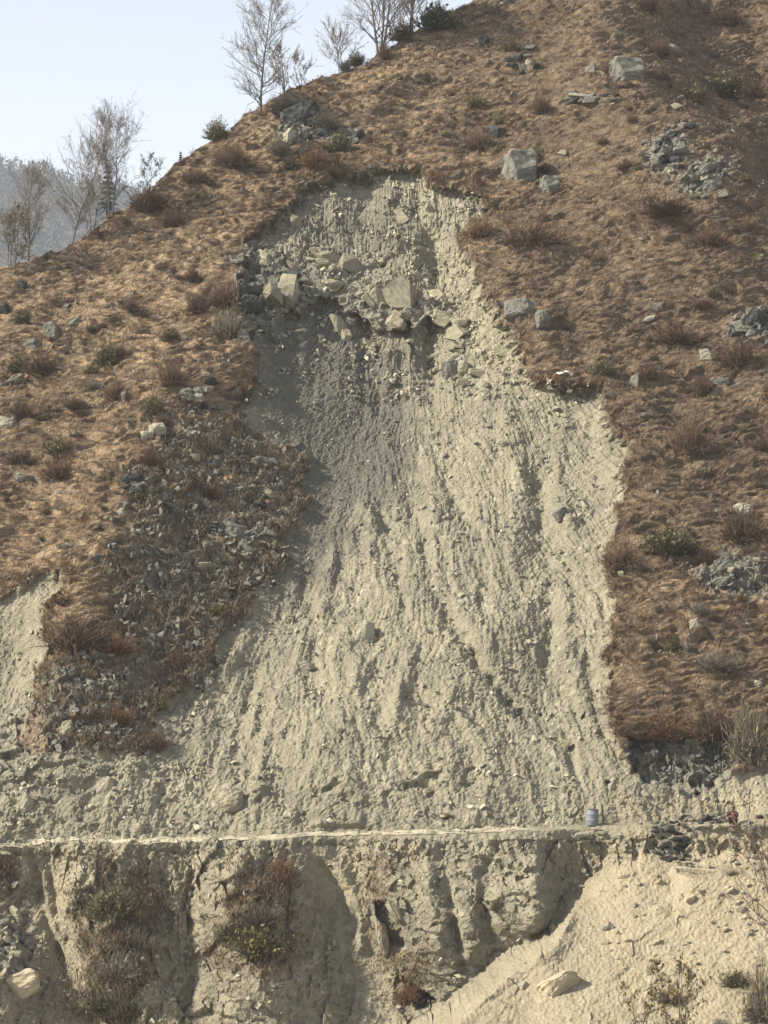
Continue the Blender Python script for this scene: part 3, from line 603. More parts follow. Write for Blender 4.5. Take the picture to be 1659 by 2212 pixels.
BOULDERS = [
 (1350, 160, 84, 74, 'grey', 'largest faceted boulder high on the right slope above loose stones', 10),
 (1120, 370, 80, 98, 'grey', 'tall dark grey boulder on grass right of the landslide head', 8),
 (1186, 403, 46, 48, 'grey', 'squat grey boulder touching the right side of the tall dark boulder', 5),
 (650, 258, 92, 66, 'dark', 'black overhanging rock on the left ridge under the tall bare tree', -20),
 (622, 296, 36, 40, 'pale', 'pale block tucked under the black overhanging rock', 0),
 (700, 290, 40, 22, 'dark', 'low dark rock to the right of the black overhanging rock', 0),
 (770, 292, 42, 26, 'dark', 'dark rock half buried in turf above the landslide head', 6),
 (1450, 110, 36, 32, 'grey', 'grey boulder beside a brown bush near the upper right ridge', 12),
 (1275, 155, 26, 36, 'grey', 'narrow grey rock left of the largest faceted boulder', 0),
 (1145, 140, 22, 20, 'pale', 'small pale boulder in the stones near the top centre slope', 0),
 (1045, 88, 26, 24, 'dark', 'dark boulder near the ridge right of the big olive bush', 0),
 (1068, 290, 30, 38, 'dark', 'dark upright rock behind the purple brown bush above the landslide', 15),
 (1122, 672, 72, 52, 'grey', 'broad grey outcrop boulder on the turf at the scar right edge', -6),
 (1172, 692, 36, 44, 'grey', 'upright grey rock just right of the broad outcrop boulder', 0),
 (1215, 330, 22, 13, 'pale', 'small white stone alone on brown grass right of the tall boulder', 12),
 (1535, 405, 52, 40, 'grey', 'craggy grey outcrop block on the right slope below the ridge', -24),
 (1525, 365, 56, 20, 'grey', 'long thin slab above the craggy outcrop on the right slope', -22),
 (1460, 350, 34, 26, 'dark', 'dark rock among yellow grass left of the craggy outcrop', 0),
 (1470, 320, 34, 26, 'grey', 'grey rock above the dark rock among yellow grass', 0),
 (1255, 210, 60, 12, 'pale', 'flat line of pale slab below the largest faceted boulder', 8),
 (1420, 664, 36, 20, 'grey', 'flat grey slab in open grass of the middle right slope', -14),
 (1402, 690, 32, 14, 'pale', 'thin pale slab just below the flat grey slab', -20),
 (1630, 690, 46, 44, 'dark', 'dark rock at the right picture edge in mid slope', 0),
 (1590, 706, 34, 30, 'grey', 'grey rock left of the dark rock at the right edge', 10),
 (1530, 770, 40, 34, 'pale', 'white lichened rock on the right slope beside a brown bush', 0),
 (1370, 824, 22, 36, 'grey', 'upright speckled grey rock right of the turf step', 8),
 (1555, 826, 46, 22, 'grey', 'grey rock right of a round brown bush on the right slope', 0),
 (1605, 1103, 44, 34, 'pale', 'pale rounded rock near the right edge below mid height', 0),
 (1640, 1480, 22, 22, 'pale', 'pale stone near the right edge above the cliff', 0),
 (1503, 1352, 30, 34, 'pale', 'pale wedge shaped rock in dark grass of the lower right slope', -10),
 (1480, 1398, 30, 16, 'grey', 'low grey stone left below the pale wedge shaped rock', 15),
 (1342, 1242, 16, 18, 'pale', 'small white stone beside the scar right edge', 0),
 (1290, 965, 22, 18, 'pale', 'pale stone stuck in the scar just inside the right edge', 0),
 (112, 718, 34, 48, 'grey', 'pointed standing slab on the left grass slope', -18),
 (70, 745, 42, 26, 'grey', 'slanting grey slab left below the pointed standing slab', -32),
 (165, 697, 32, 20, 'grey', 'low grey slab right of the pointed standing slab', -30),
 (145, 660, 32, 12, 'grey', 'thin leaning slab above the pointed standing slab', -52),
 (24, 828, 72, 18, 'grey', 'long straight slab sloping down to the left picture edge', -38),
 (18, 914, 54, 40, 'pale', 'pale boulder cut by the left picture edge under a bush', -15),
 (56, 1036, 52, 28, 'grey', 'smooth oval grey boulder on the lower left grass', 8),
 (48, 620, 26, 24, 'dark', 'small dark rock near the left skyline', 0),
 (5, 668, 40, 26, 'dark', 'dark rock at the left picture edge beneath the skyline', 0),
 (340, 930, 46, 34, 'pale', 'pale knobbly outcrop rock on the left slope', -20),
 (318, 944, 34, 24, 'pale', 'pale rock at the lower foot of the knobbly outcrop', 10),
 (400, 850, 32, 22, 'grey', 'grey slab in the rock cluster left of the scar', -25),
 (425, 855, 24, 28, 'grey', 'upright grey stone in the rock cluster left of the scar', 10),
 (452, 824, 32, 18, 'dark', 'dark stone at the top of the rock cluster left of the scar', 0),
 (268, 856, 16, 28, 'grey', 'thin upright stone right of a round brown bush', 12),
 (172, 874, 22, 18, 'grey', 'small grey boulder between two low bushes on the left slope', 0),
 (420, 990, 28, 20, 'pale', 'pale stone at the top of the shaded scrub zone', 0),
 (290, 1060, 40, 30, 'grey', 'grey rock with yellow grass on the left arete', -10),
 (260, 1110, 30, 22, 'pale', 'pale stone on the left arete edge', -28),
 (440, 1090, 34, 26, 'pale', 'pale boulder in the upper scrub left of the scar', -10),
 (510, 1152, 64, 42, 'grey', 'broad pale grey slab jutting from the scrub beside the scar', 20),
 (395, 1240, 24, 22, 'grey', 'grey stone below a bare sapling in the scrub', 0),
 (625, 632, 62, 78, 'tan', 'large brown boulder embedded at the scar left side', 8),
 (598, 622, 34, 56, 'grey', 'grey rock against the left side of the large brown boulder', -12),
 (545, 660, 56, 44, 'dark', 'dark fractured block at the left rim of the scar', 16),
 (525, 738, 32, 52, 'grey', 'upright grey crag on the left rim under pale bushes', 0),
 (570, 610, 40, 34, 'grey', 'grey block above the dark fractured block on the left rim', 0),
 (716, 618, 56, 32, 'pale', 'pale angular block sitting on the rock shelf', -4),
 (700, 572, 56, 26, 'pale', 'pale flat block over the shadowed slot in the upper scar', 10),
 (760, 578, 62, 44, 'tan', 'brown smooth slab face in the upper scar', 30),
 (812, 652, 44, 58, 'tan', 'jutting tan block with shadowed underside at the shelf lip', 18),
 (868, 640, 80, 74, 'tan', 'great cracked tan slab at the centre of the rock shelf', 42),
 (948, 645, 52, 44, 'pale', 'pale block on the scar right of the great cracked slab', 0),
 (735, 706, 26, 66, 'pale', 'leaning pale rib of broken rock below the shelf', -28),
 (748, 725, 26, 30, 'pale', 'blocky foot of the leaning pale rib', -10),
 (795, 746, 56, 24, 'tan', 'tan smooth boulder lying below the leaning rib', 22),
 (930, 455, 34, 18, 'pale', 'bright white slab high in the scar', 55),
 (868, 470, 42, 36, 'tan', 'yellowish square rock face high in the scar', 10),
 (640, 485, 32, 36, 'pale', 'bright pale rock in the upper left scar', 20),
 (972, 800, 46, 46, 'grey', 'smooth grey flake on the scar right side', -25),
 (1000, 800, 32, 42, 'pale', 'pale block beside the smooth grey flake', 14),
 (1030, 808, 40, 26, 'pale', 'wide pale stone in the rock cluster at scar right', 6),
 (1056, 786, 42, 18, 'pale', 'rectangular pale beam shaped stone at scar right', -28),
 (1085, 758, 36, 30, 'pale', 'pale rock at the scar right edge under the turf corner', 0),
 (1000, 830, 38, 18, 'pale', 'flat pale stone under the rock cluster at scar right', 0),
 (985, 500, 28, 34, 'pale', 'pale rock at the top of the bright right wall', 0),
 (785, 1372, 54, 62, 'pale', 'pale squarish slab in the middle of the lower scar', 6),
 (665, 1440, 40, 26, 'pale', 'pale rounded stone left below the squarish slab', 0),
 (1088, 960, 32, 18, 'pale', 'pale stone with dark shadow on the right scar', 12),
 (1212, 1112, 34, 28, 'grey', 'dark grey rock on the right scar near its edge', -30),
 (940, 938, 16, 14, 'pale', 'small pale stone on the mid scar scree', 0),
 (972, 1466, 14, 16, 'pale', 'small upright pale stone low on the scar', 0),
 (890, 1245, 16, 14, 'pale', 'small pale stone on the central scree', 0),
 (1220, 1612, 26, 26, 'tan', 'tan boulder at the lower end of the diagonal groove', 0),
 (500, 1730, 60, 52, 'tan', 'dusty rock hump at the road cut left of centre', -10),
 (230, 1700, 40, 46, 'pale', 'pale angular rock in the left road cut', 12),
 (55, 1735, 40, 46, 'pale', 'pale blocky rock above the road at far left', -6),
 (145, 1575, 34, 44, 'tan', 'tan rock with black cavity in the left road cut', 20),
 (45, 2128, 86, 62, 'cream', 'big pale faceted block low at the left picture edge', -14),
 (35, 1975, 22, 42, 'pale', 'tall pale stone above the rubble at lower left', -28),
 (66, 2086, 34, 18, 'tan', 'flat tan stone resting above the big pale block', 8),
 (10, 1842, 40, 10, 'pale', 'thin pale slab just below the road at far left', 14),
 (1206, 2128, 98, 50, 'cream', 'long pale boulder half buried in the sandy spur', -24),
 (1318, 1702, 24, 20, 'pale', 'white stone with a black hollow above the barrel', 0),
 (1395, 1716, 26, 12, 'pale', 'pale flat stone at the foot of the right cliff', 28),
 (826, 2025, 26, 90, 'tan', 'thin rock flake standing at the left of the cliff cavity', -10),
 (856, 1972, 64, 24, 'tan', 'tilted slab roofing the cavity in the lower cliff', 52),
 (905, 2195, 22, 26, 'pale', 'pale stone in the gully bottom by the lower hollow', 0),
 (1600, 1965, 22, 14, 'pale', 'pale stone behind the bare twigs at right edge', 0),
 (1128, 2130, 32, 22, 'pale', 'pale angular stone left of the half buried long boulder', 0)]
for (x, y, w, h, mk, lab, tl) in BOULDERS:
    rock('boulder', x, y, w, h, mk, lab, 'boulder', 'boulders on the slope', tl)

SCATTERED = []
def scatter(n, name, polys, smin, smax, mks, label, group, seed, flat=.6, powr=2.2, tilt=25, cat='stone', tiltc=0):
    r = random.Random(seed); P = np.array(polys, float); lo = P.min(0); hi = P.max(0); k = 0
    while k < n:
        x = r.uniform(lo[0], hi[0]); y = r.uniform(lo[1], hi[1]); ins = False; q = P[-1]
        for p in P:
            if (p[1] > y) != (q[1] > y) and x < (q[0] - p[0]) * (y - p[1]) / (q[1] - p[1]) + p[0]: ins = not ins
            q = p
        if not ins: continue
        s = smin + (smax - smin) * r.random() ** powr
        mk = r.choice(mks)
        o = rock(name, x, y, s, s * r.uniform(flat * .7, min(1, flat * 1.3)), mk, label, cat, group, tiltc + r.uniform(-tilt, tilt), r.randrange(16), r.uniform(.15, .5), r.uniform(.7, 1.1), r.uniform(-40, 40)); k += 1
        SCATTERED.append((o, x, y, (s - smin) / (smax - smin), mk, 'slab' if 'slab' in label else 'block' if 'block' in label else 'rock' if 'rock' in label else 'stone'))
scatter(50, 'stone', [(620, 470), (1000, 470), (1060, 700), (1100, 830), (900, 850), (640, 760), (560, 700)], 11, 30, ['pale', 'pale', 'tan'], 'pale angular stone loose on the rubble of the upper scar', 'loose stones of the upper scar', 21)
scatter(30, 'stone', [(750, 900), (1150, 850), (1310, 900), (1320, 1200), (1250, 1600), (800, 1600), (740, 1200)], 9, 20, ['pale'], 'small pale stone on the grey scree of the lower scar', 'loose stones of the lower scar', 22)
scatter(45, 'stone', [(420, 960), (600, 980), (590, 1180), (470, 1300), (300, 1320), (290, 1130)], 12, 46, ['grey', 'dark', 'tan', 'grey'], 'grey slate piece among brown scrub left of the scar', 'slates in the shaded scrub', 23, .4, 2, 15, 'stone', 18)
scatter(26, 'stone', [(1320, 1890), (1480, 1890), (1560, 2000), (1400, 2110), (1280, 2070), (1330, 1960)], 9, 32, ['cream', 'cream', 'pale'], 'flat pale stone lying on the sandy spur below the terrace', 'stones on the sandy spur', 24, .5, 2.2, 12, 'stone', -30)
scatter(18, 'stone', [(1500, 1900), (1650, 1900), (1650, 2090), (1540, 2060)], 9, 26, ['cream', 'pale'], 'small stone on the sandy spur near the bare twigs', 'stones at the right of the spur', 25, .5, 2.2, 12, 'stone', -28)
scatter(34, 'stone', [(1388, 1802), (1450, 1788), (1485, 1812), (1515, 1855), (1465, 1870), (1410, 1842)], 15, 36, ['dark', 'dark', 'dark', 'grey'], 'dark slate slab in the tumbled black heap on the terrace', 'dark slate heap', 26, .36, 1.4, 40)
scatter(20, 'stone', [(1420, 1845), (1480, 1840), (1520, 1862), (1500, 1874), (1440, 1864)], 10, 24, ['cream', 'tan'], 'pale brown slab at the foot of the black slate heap', 'pale slabs under the slate heap', 27, .36, 1.6, 35)
scatter(24, 'stone', [(1560, 1862), (1590, 1828), (1650, 1840), (1655, 1872), (1590, 1876)], 9, 26, ['cream', 'cream', 'pale'], 'whitish stone in the heap beside the ledge path', 'white stone heap by the path', 28, .6, 1.5, 30)
scatter(30, 'stone', [(-5, 1990), (40, 1990), (80, 2060), (85, 2100), (30, 2110), (-5, 2090)], 9, 26, ['pale', 'grey'], 'grey stone of the rubble above the big block at lower left', 'rubble at the lower left', 29, .7, 1.6, 30)

scatter(26, 'boulder', [(560, 560), (700, 520), (900, 560), (1000, 640), (1040, 760), (940, 720), (800, 690), (600, 690)], 22, 58, ['pale', 'tan', 'tan', 'pale'], 'angular broken block among the slabs of the upper scar', 'broken blocks of the upper scar', 61, .55, 1.6, 30, 'boulder', 28)
mw = mat_plain('white_litter', (.62, .60, .56), (.78, .76, .72), 9)
for (x, y, w, h) in ((1212, 808, 20, 7), (1226, 806, 16, 6), (1234, 811, 9, 6)):
    p, n, q_ = ground(x, y); o = link('litter', hull_rock(int(x), 12), mw); o.scale = (w * q_ / 2, w * q_ / 3, h * q_ / 2); o.location = p + Vector((0, -.1, .06))
    tag(o, 'scrap of white litter on the turf above the scar step', 'litter', 'white litter on the turf')
OUT = [(18, [(505, 560), (560, 525), (640, 570), (640, 660), (580, 740), (525, 745), (508, 660)], 'rock of the broken left rim of the scar'), (14, [(1478, 1768), (1655, 1752), (1655, 1800), (1560, 1806), (1490, 1800)], 'rock along the terrace by the stone wall'), (16, [(1390, 300), (1470, 280), (1500, 340), (1420, 400)], 'rock ledge in the yellow grass patch of the right slope'), (12, [(1490, 350), (1580, 340), (1560, 440), (1500, 440)], 'broken rock beside the craggy outcrop on the right slope'),
       (12, [(1225, 195), (1340, 205), (1340, 228), (1240, 225)], 'loose slab in the row under the largest faceted boulder'), (10, [(1095, 110), (1160, 100), (1165, 170), (1100, 165)], 'stone in the small scree patch at top centre'),
       (12, [(590, 290), (700, 290), (790, 280), (780, 310), (640, 345)], 'rock lump in the band right of the black overhanging rock'), (8, [(1400, 160), (1470, 200), (1500, 300), (1450, 250)], 'stone on the sharp rib at upper right'),
       (10, [(1570, 690), (1660, 660), (1660, 740), (1590, 730)], 'rock around the dark rock at the right edge'), (10, [(1510, 1220), (1640, 1200), (1640, 1290), (1540, 1290)], 'rock of the shaded ledge at the right edge'),
       (10, [(260, 1050), (320, 1010), (330, 1080), (270, 1150)], 'rock along the left arete beside the scrub'), (10, [(375, 870), (470, 820), (460, 880), (400, 900)], 'small rock round the cluster left of the scar')]
for k, (n_o, pl, lab) in enumerate(OUT):
    scatter(n_o, 'outcrop_rock', pl, 14, 44, ['grey', 'grey', 'dark', 'pale'], lab, lab.replace('rock', 'rocks', 1) if 'rock' in lab else lab + 's', 40 + k, .5, 1.8, 14, 'rock', -14)
# ------------------------------------------------------------------ stone wall and slabs on the terrace
wp, wn_, ws = ground(1520, 1778)
wall = empty('stone_wall', wp, 'low dry stone wall of stacked flat stones between barrel and person', 'wall')
r = random.Random(5)
bpy.context.view_layer.update()
for k in range(46):
    x = 1412 + 155 * r.random(); row = r.choice([0, 0, 1, 1, 2]); y = np.interp(x, [1412, 1480, 1567], [1786, 1782, 1776]) - row * 7 + r.uniform(-2, 2)
    p, n, s = ground(x, min(y, 1790)); w = r.uniform(9, 22) * s; h = r.uniform(5, 10) * s
    o = link('stone', rock_mesh(r.randrange(16), r.choice(['pale', 'grey', 'dark', 'tan', 'dark']), 0), None, wall)
    o.scale = (w / 2, w / 2 * r.uniform(.6, 1), h / 2); o.location = p - wp + Vector((0, -.1, .05)); o.rotation_euler = (r.uniform(-.2, .2), r.uniform(-.25, .25), r.uniform(-.5, .5))
SLABS = [(1252, 1806, 34, 14), (1275, 1808, 30, 12), (1300, 1800, 26, 8), (1292, 1794, 28, 7), (1262, 1818, 30, 9), (1284, 1816, 24, 8), (1330, 1808, 24, 8), (1316, 1818, 20, 7)]
for (x, y, w, h) in SLABS:
    SCATTERED.append((rock('stone_slab', x, y, w, h, 'pale', 'flat projecting slab in the ledge below the barrel', 'stone', 'slabs under the barrel', r.uniform(-6, 6), None, .8, .9), x, y, (w - 20) / 14, 'pale', 'slab'))

# ------------------------------------------------------------------ barrel
def lathe(profile, n=28):
    pr = np.array(profile); a = np.linspace(0, 2 * np.pi, n, endpoint=False)
    Vv = np.stack([pr[:, 0][:, None] * np.cos(a), pr[:, 0][:, None] * np.sin(a), np.repeat(pr[:, 1][:, None], n, 1)], -1).reshape(-1, 3)
    i = np.arange(len(pr) * n).reshape(len(pr), n); j = np.roll(i, -1, 1)
    return Vv, np.stack([i[:-1], j[:-1], j[1:], i[1:]], -1).reshape(-1, 4)
bp, bn, bs = ground(1279, 1783)
barrel = empty('barrel', bp + Vector((0, -.1, -.02)), 'dusty blue grey plastic barrel standing on the road edge', 'barrel'); barrel.rotation_euler = (0, .05, 0)
mb = mat_plain('dusty_blue_plastic', (0.115, 0.130, 0.152), (0.205, 0.220, 0.240), 5, .55, .15); mbd = mat_plain('dark_blue_plastic', (0.045, 0.055, 0.075), (0.08, 0.09, 0.11), 5, .55)
def part(name, vf_, m, parent, smooth=True, loc=(0, 0, 0)):
    o = link(name, np_mesh(name, vf_[0], vf_[1], smooth), m, parent); o.location = loc; return o
part('body', lathe([(0, 0), (.27, 0), (.295, .03), (.31, .10), (.325, .28), (.335, .30), (.335, .33), (.325, .35), (.325, .60), (.335, .62), (.335, .65), (.32, .67), (.31, .80), (.285, .86)]), mb, barrel)
part('rim', lathe([(.285, .855), (.305, .86), (.31, .885), (.30, .905), (.275, .905), (.27, .875), (0, .872)]), mbd, barrel)
for a in (-.12, .13): part('bung', lathe([(.035, .87), (.035, .90), (0, .902)], 12), mbd, barrel, loc=(a, 0, 0))
# stick leaning behind the barrel
def tubes(P, R, S=4):
    P = np.asarray(P, float); R = np.asarray(R, float); N, Kp, _ = P.shape
    tg = np.gradient(P, axis=1); tg /= np.linalg.norm(tg, axis=2, keepdims=True) + 1e-9
    ref = np.where(np.abs(tg[..., 2:3]) > .9, np.array([1.0, 0, 0]), np.array([0, 0, 1.0]))
    u = np.cross(tg, ref); u /= np.linalg.norm(u, axis=2, keepdims=True) + 1e-9; v = np.cross(tg, u)
    a = np.arange(S) * 2 * np.pi / S
    Vv = P[:, :, None] + R[:, :, None, None] * (np.cos(a)[:, None] * u[:, :, None] + np.sin(a)[:, None] * v[:, :, None])
    i = np.arange(N * Kp * S).reshape(N, Kp, S); j = np.roll(i, -1, 2)
    return Vv.reshape(-1, 3), np.stack([i[:, :-1], j[:, :-1], j[:, 1:], i[:, 1:]], -1).reshape(-1, 4)
def cat(parts):
    Vs, Fs, o = [], [], 0
    for v, f in parts: Vs.append(v); Fs.append(f + o); o += len(v)
    return np.concatenate(Vs), np.concatenate(Fs)
sp_, _, _ = ground(1305, 1778)
st = link('wooden_post', np_mesh('wooden_post', *tubes([[(0, 0, -.2), (-.02, 0, .5), (-.05, 0, 1.0)]], [[.05, .045, .04]], 6)), M['wood'], None, sp_ + Vector((-.05, .3, 0)))
tag(st, 'short dark wooden stake right behind the barrel', 'post')
pp, _, ps = ground(1500, 1882)
pol = link('pole', np_mesh('pole', *tubes([[(-1.1, 0, .12), (0, -.02, .06), (1.1, 0, -.06)]], [[.03, .03, .028]], 6)), mat_plain('weathered_pole', (0.50, 0.42, 0.33), (0.66, 0.58, 0.46), 4), None, pp + Vector((0, -.2, .1)))
tag(pol, 'pale straight wooden pole lying along the ledge path edge', 'pole')

# ------------------------------------------------------------------ squatting person
def skin_obj(name, verts, edges, radii, m, parent=None, sub=2, root=0):
    me = bpy.data.meshes.new(name); me.from_pydata([tuple(v) for v in verts], edges, []); o = link(name, me, m, parent)
    bm = bmesh.new(); bm.from_mesh(me); lay = bm.verts.layers.skin.verify(); bm.verts.ensure_lookup_table()
    for i, v in enumerate(bm.verts):
        v[lay].radius = radii[i] if isinstance(radii[i], tuple) else (radii[i], radii[i]); v[lay].use_root = (i == root)
    bm.to_mesh(me); bm.free()
    o.modifiers.new('skin', 'SKIN').use_smooth_shade = True
    s = o.modifiers.new('sub', 'SUBSURF'); s.levels = sub; s.render_levels = sub; return o
def chain_builder():
    return [], [], []
gp, gn, gs = ground(1584, 1785)
mskin = mat_plain('skin', (0.16, 0.088, 0.066), (0.22, 0.125, 0.092), 9, .6); mshirt = mat_plain('maroon_cloth', (0.030, 0.009, 0.010), (0.060, 0.018, 0.018), 14, .9)
mtrou = mat_plain('dark_trousers', (0.045, 0.022, 0.022), (0.080, 0.040, 0.038), 14, .9); mhair = mat_plain('black_hair', (0.010, 0.008, 0.008), (0.022, 0.018, 0.016), 30, .6); mshoe = mat_plain('dusty_shoe', (0.22, 0.18, 0.15), (0.34, 0.29, 0.24), 20)
bv, be, brd = chain_builder()
def add(v, rd, to=None):
    bv.append(v); brd.append(rd)
    if to is not None: be.append((to, len(bv) - 1))
    return len(bv) - 1
pel = add((0, .16, .27), (.15, .12)); bel = add((0, .13, .42), (.13, .11), pel); che = add((0, .05, .60), (.15, .11), bel); nb = add((0, -.01, .75), .07, che); nk = add((0, -.04, .83), .052, nb)
hd = add((0, -.07, .92), (.075, .085), nk); ht = add((0, -.08, 1.02), (.065, .08), hd); nose = add((0, -.165, .925), .014, hd)
for s in (-1, 1):
    hip = add((s * .11, .12, .26), .095, pel); kn = add((s * .19, -.28, .50), .062, hip); cf = add((s * .165, -.14, .27), .058, kn); an = add((s * .14, -.04, .08), .036, cf); he = add((s * .14, -.08, .045), .036, an); to = add((s * .16, -.24, .035), .034, he)
    sh = add((s * .18, .02, .72), .062, che); el = add((s * .27, -.20, .53), .045, sh); wr = add((s * .10, -.40, .55), .028, el); pm = add((s * .045, -.44, .545), (.036, .018), wr)
    for q, (fz, L) in enumerate(((.03, .065), (.01, .075), (-.01, .07), (-.028, .055))):
        a_ = add((s * .01, -.465, .545 + fz), .009, pm); add((-s * L * .55, -.47, .54 + fz * 1.1), .008, a_)
    th = add((s * .05, -.465, .59), .011, pm); add((s * .02, -.485, .605), .009, th)
person = skin_obj('person', bv, be, brd, mskin, None, 2)
person.location = gp + Vector((0, -.02, .01)); person.rotation_euler = (0, 0, math.radians(-18))
tag(person, 'person in maroon top squatting at the right end of the stone wall', 'person')
sv = [(0, .15, .34), (0, .13, .44), (0, .05, .60), (0, 0, .74), (-.185, .02, .715), (-.275, -.19, .53), (-.15, -.35, .545), (.185, .02, .715), (.275, -.19, .53), (.15, -.35, .545)]
skin_obj('shirt', sv, [(0, 1), (1, 2), (2, 3), (2, 4), (4, 5), (5, 6), (2, 7), (7, 8), (8, 9)], [(.16, .135), (.15, .13), (.17, .13), (.09, .08), .078, .06, .046, .078, .06, .046], mshirt, person, 2)
tv_ = [(0, .165, .28), (-.115, .12, .265), (-.192, -.28, .495), (-.167, -.14, .27), (-.145, -.06, .13), (.115, .12, .265), (.192, -.28, .495), (.167, -.14, .27), (.145, -.06, .13)]
skin_obj('trousers', tv_, [(0, 1), (1, 2), (2, 3), (3, 4), (0, 5), (5, 6), (6, 7), (7, 8)], [(.165, .135), .112, .078, .07, .055, .112, .078, .07, .055], mtrou, person, 2)
skin_obj('hair', [(0, -.035, .95), (0, -.03, 1.0), (0, -.075, 1.045), (0, -.02, .90)], [(0, 1), (1, 2), (0, 3)], [(.082, .075), (.085, .08), (.065, .07), .055], mhair, person, 2)
for s in (-1, 1): skin_obj('shoe', [(s * .14, -.03, .045), (s * .145, -.12, .04), (s * .165, -.27, .035)], [(0, 1), (1, 2)], [(.042, .045), (.044, .042), (.042, .035)], mshoe, person, 1)
for s in (-1, 1):
    e = part('eye', lathe([(0, -.008), (.006, -.005), (.008, 0), (.006, .005), (0, .008)], 8), mhair, person, loc=(s * .03, -.148, .945))

# ------------------------------------------------------------------ bushes
def shrub_parts(seed, n=230, upright=.5, leafy=0, leaf=.06):
    r = np.random.default_rng(seed)
    th = r.uniform(0, 2 * np.pi, n); el = np.arcsin(np.clip(r.uniform(.02 + .35 * upright, 1, n), 0, 1)); L = r.uniform(.35, 1.0, n) ** .8
    d = np.stack([np.cos(el) * np.cos(th), np.cos(el) * np.sin(th) * .8, np.sin(el)], 1)
    base = np.stack([r.normal(0, .16, n), r.normal(0, .12, n), r.uniform(-.1, .05, n)], 1)
    bend = np.stack([r.normal(0, .12, n), r.normal(0, .12, n), r.normal(-.05, .1, n)], 1)
    ks = np.linspace(0, 1, 4)
    P = base[:, None] + d[:, None] * L[:, None, None] * ks[None, :, None] + bend[:, None] * (ks ** 2)[None, :, None] * L[:, None, None]
    R = np.linspace(.013, .005, 4)[None] * r.uniform(.7, 1.2, n)[:, None]
    nb = n // 6; main = tubes(P[:nb], R[:nb] * 1.5, 3)
    m2 = n * 5; src = r.integers(0, n, m2); u = r.uniform(.35, 1, m2); p0 = base[src] + d[src] * (L[src] * u)[:, None] + bend[src] * (u ** 2 * L[src])[:, None]
    d2 = d[src] + r.normal(0, .55, (m2, 3)); d2[:, 2] += .15; d2 /= np.linalg.norm(d2, axis=1)[:, None]; L2 = r.uniform(.08, .26, m2)
    P2 = p0[:, None] + d2[:, None] * L2[:, None, None] * np.linspace(0, 1, 3)[None, :, None]
    tw = cat([tubes(P[nb:], R[nb:], 3), tubes(P2, np.repeat(np.array([[.0075, .006, .004]]), m2, 0), 3)])
    lv = None
    if leafy:
        k = leafy; s2 = r.integers(0, m2, k); c = p0[s2] + d2[s2] * (L2[s2] * r.uniform(.2, 1, k))[:, None] + r.normal(0, .03, (k, 3))
        a = r.normal(size=(k, 3)); a /= np.linalg.norm(a, axis=1)[:, None]; b = np.cross(a, r.normal(size=(k, 3))); b /= np.linalg.norm(b, axis=1)[:, None]
        sz = r.uniform(.6, 1.3, k)[:, None] * leaf
        lv = (np.stack([c - a * sz, c + b * sz * .5, c + a * sz, c - b * sz * .5], 1).reshape(-1, 3), np.arange(4 * k).reshape(k, 4))
    return main, tw, lv
_sv = {}
def shrub_mesh(kind, v):
    if (kind, v) not in _sv:
        spec = {'r': ('twig_r', 0, .5), 'd': ('twig_r', 0, .3), 'g': ('twig_g', 0, .55), 'o': ('twig_o', 700, .4), 'rust': ('twig_rust', 0, .45), 'y': ('twig_o', 900, .4), 'green': ('twig_o', 1500, .3), 'tan': ('twig_g', 300, .5)}[kind]
        leafm = {'o': 'leaf_o', 'y': 'twig_y', 'green': 'leaf_g', 'tan': 'leaf_d'}.get(kind)
        mn, tw, lv = shrub_parts(v * 31 + sum(map(ord, kind)), 300, spec[2], spec[1], .07)
        a = np_mesh('branches', *mn); a.materials.append(M['wood']); b = np_mesh('twigs', *tw); b.materials.append(M[spec[0]])
        c = None
        if lv: c = np_mesh('leaves', *lv); c.materials.append(M[leafm])
        _sv[(kind, v)] = (a, b, c)
    return _sv[(kind, v)]
def shrub(px, py, w, h, kind, label, group='bushes on the dry slope'):
    """px, py: middle of the foot; w, h in photo units"""
    p, n, s = ground(px, py); a, b, c = shrub_mesh(kind, random.randrange(3))
    e = empty('bush', p + Vector((0, .05, -.08)), label, 'bush', group)
    e.scale = (w * s / 1.55, w * s / 1.8, h * s / .86); e.rotation_euler = (0, 0, random.uniform(-.5, .5))
    link('branches', a, None, e); link('twigs', b, None, e)
    if c: link('leaves', c, None, e)
    return e
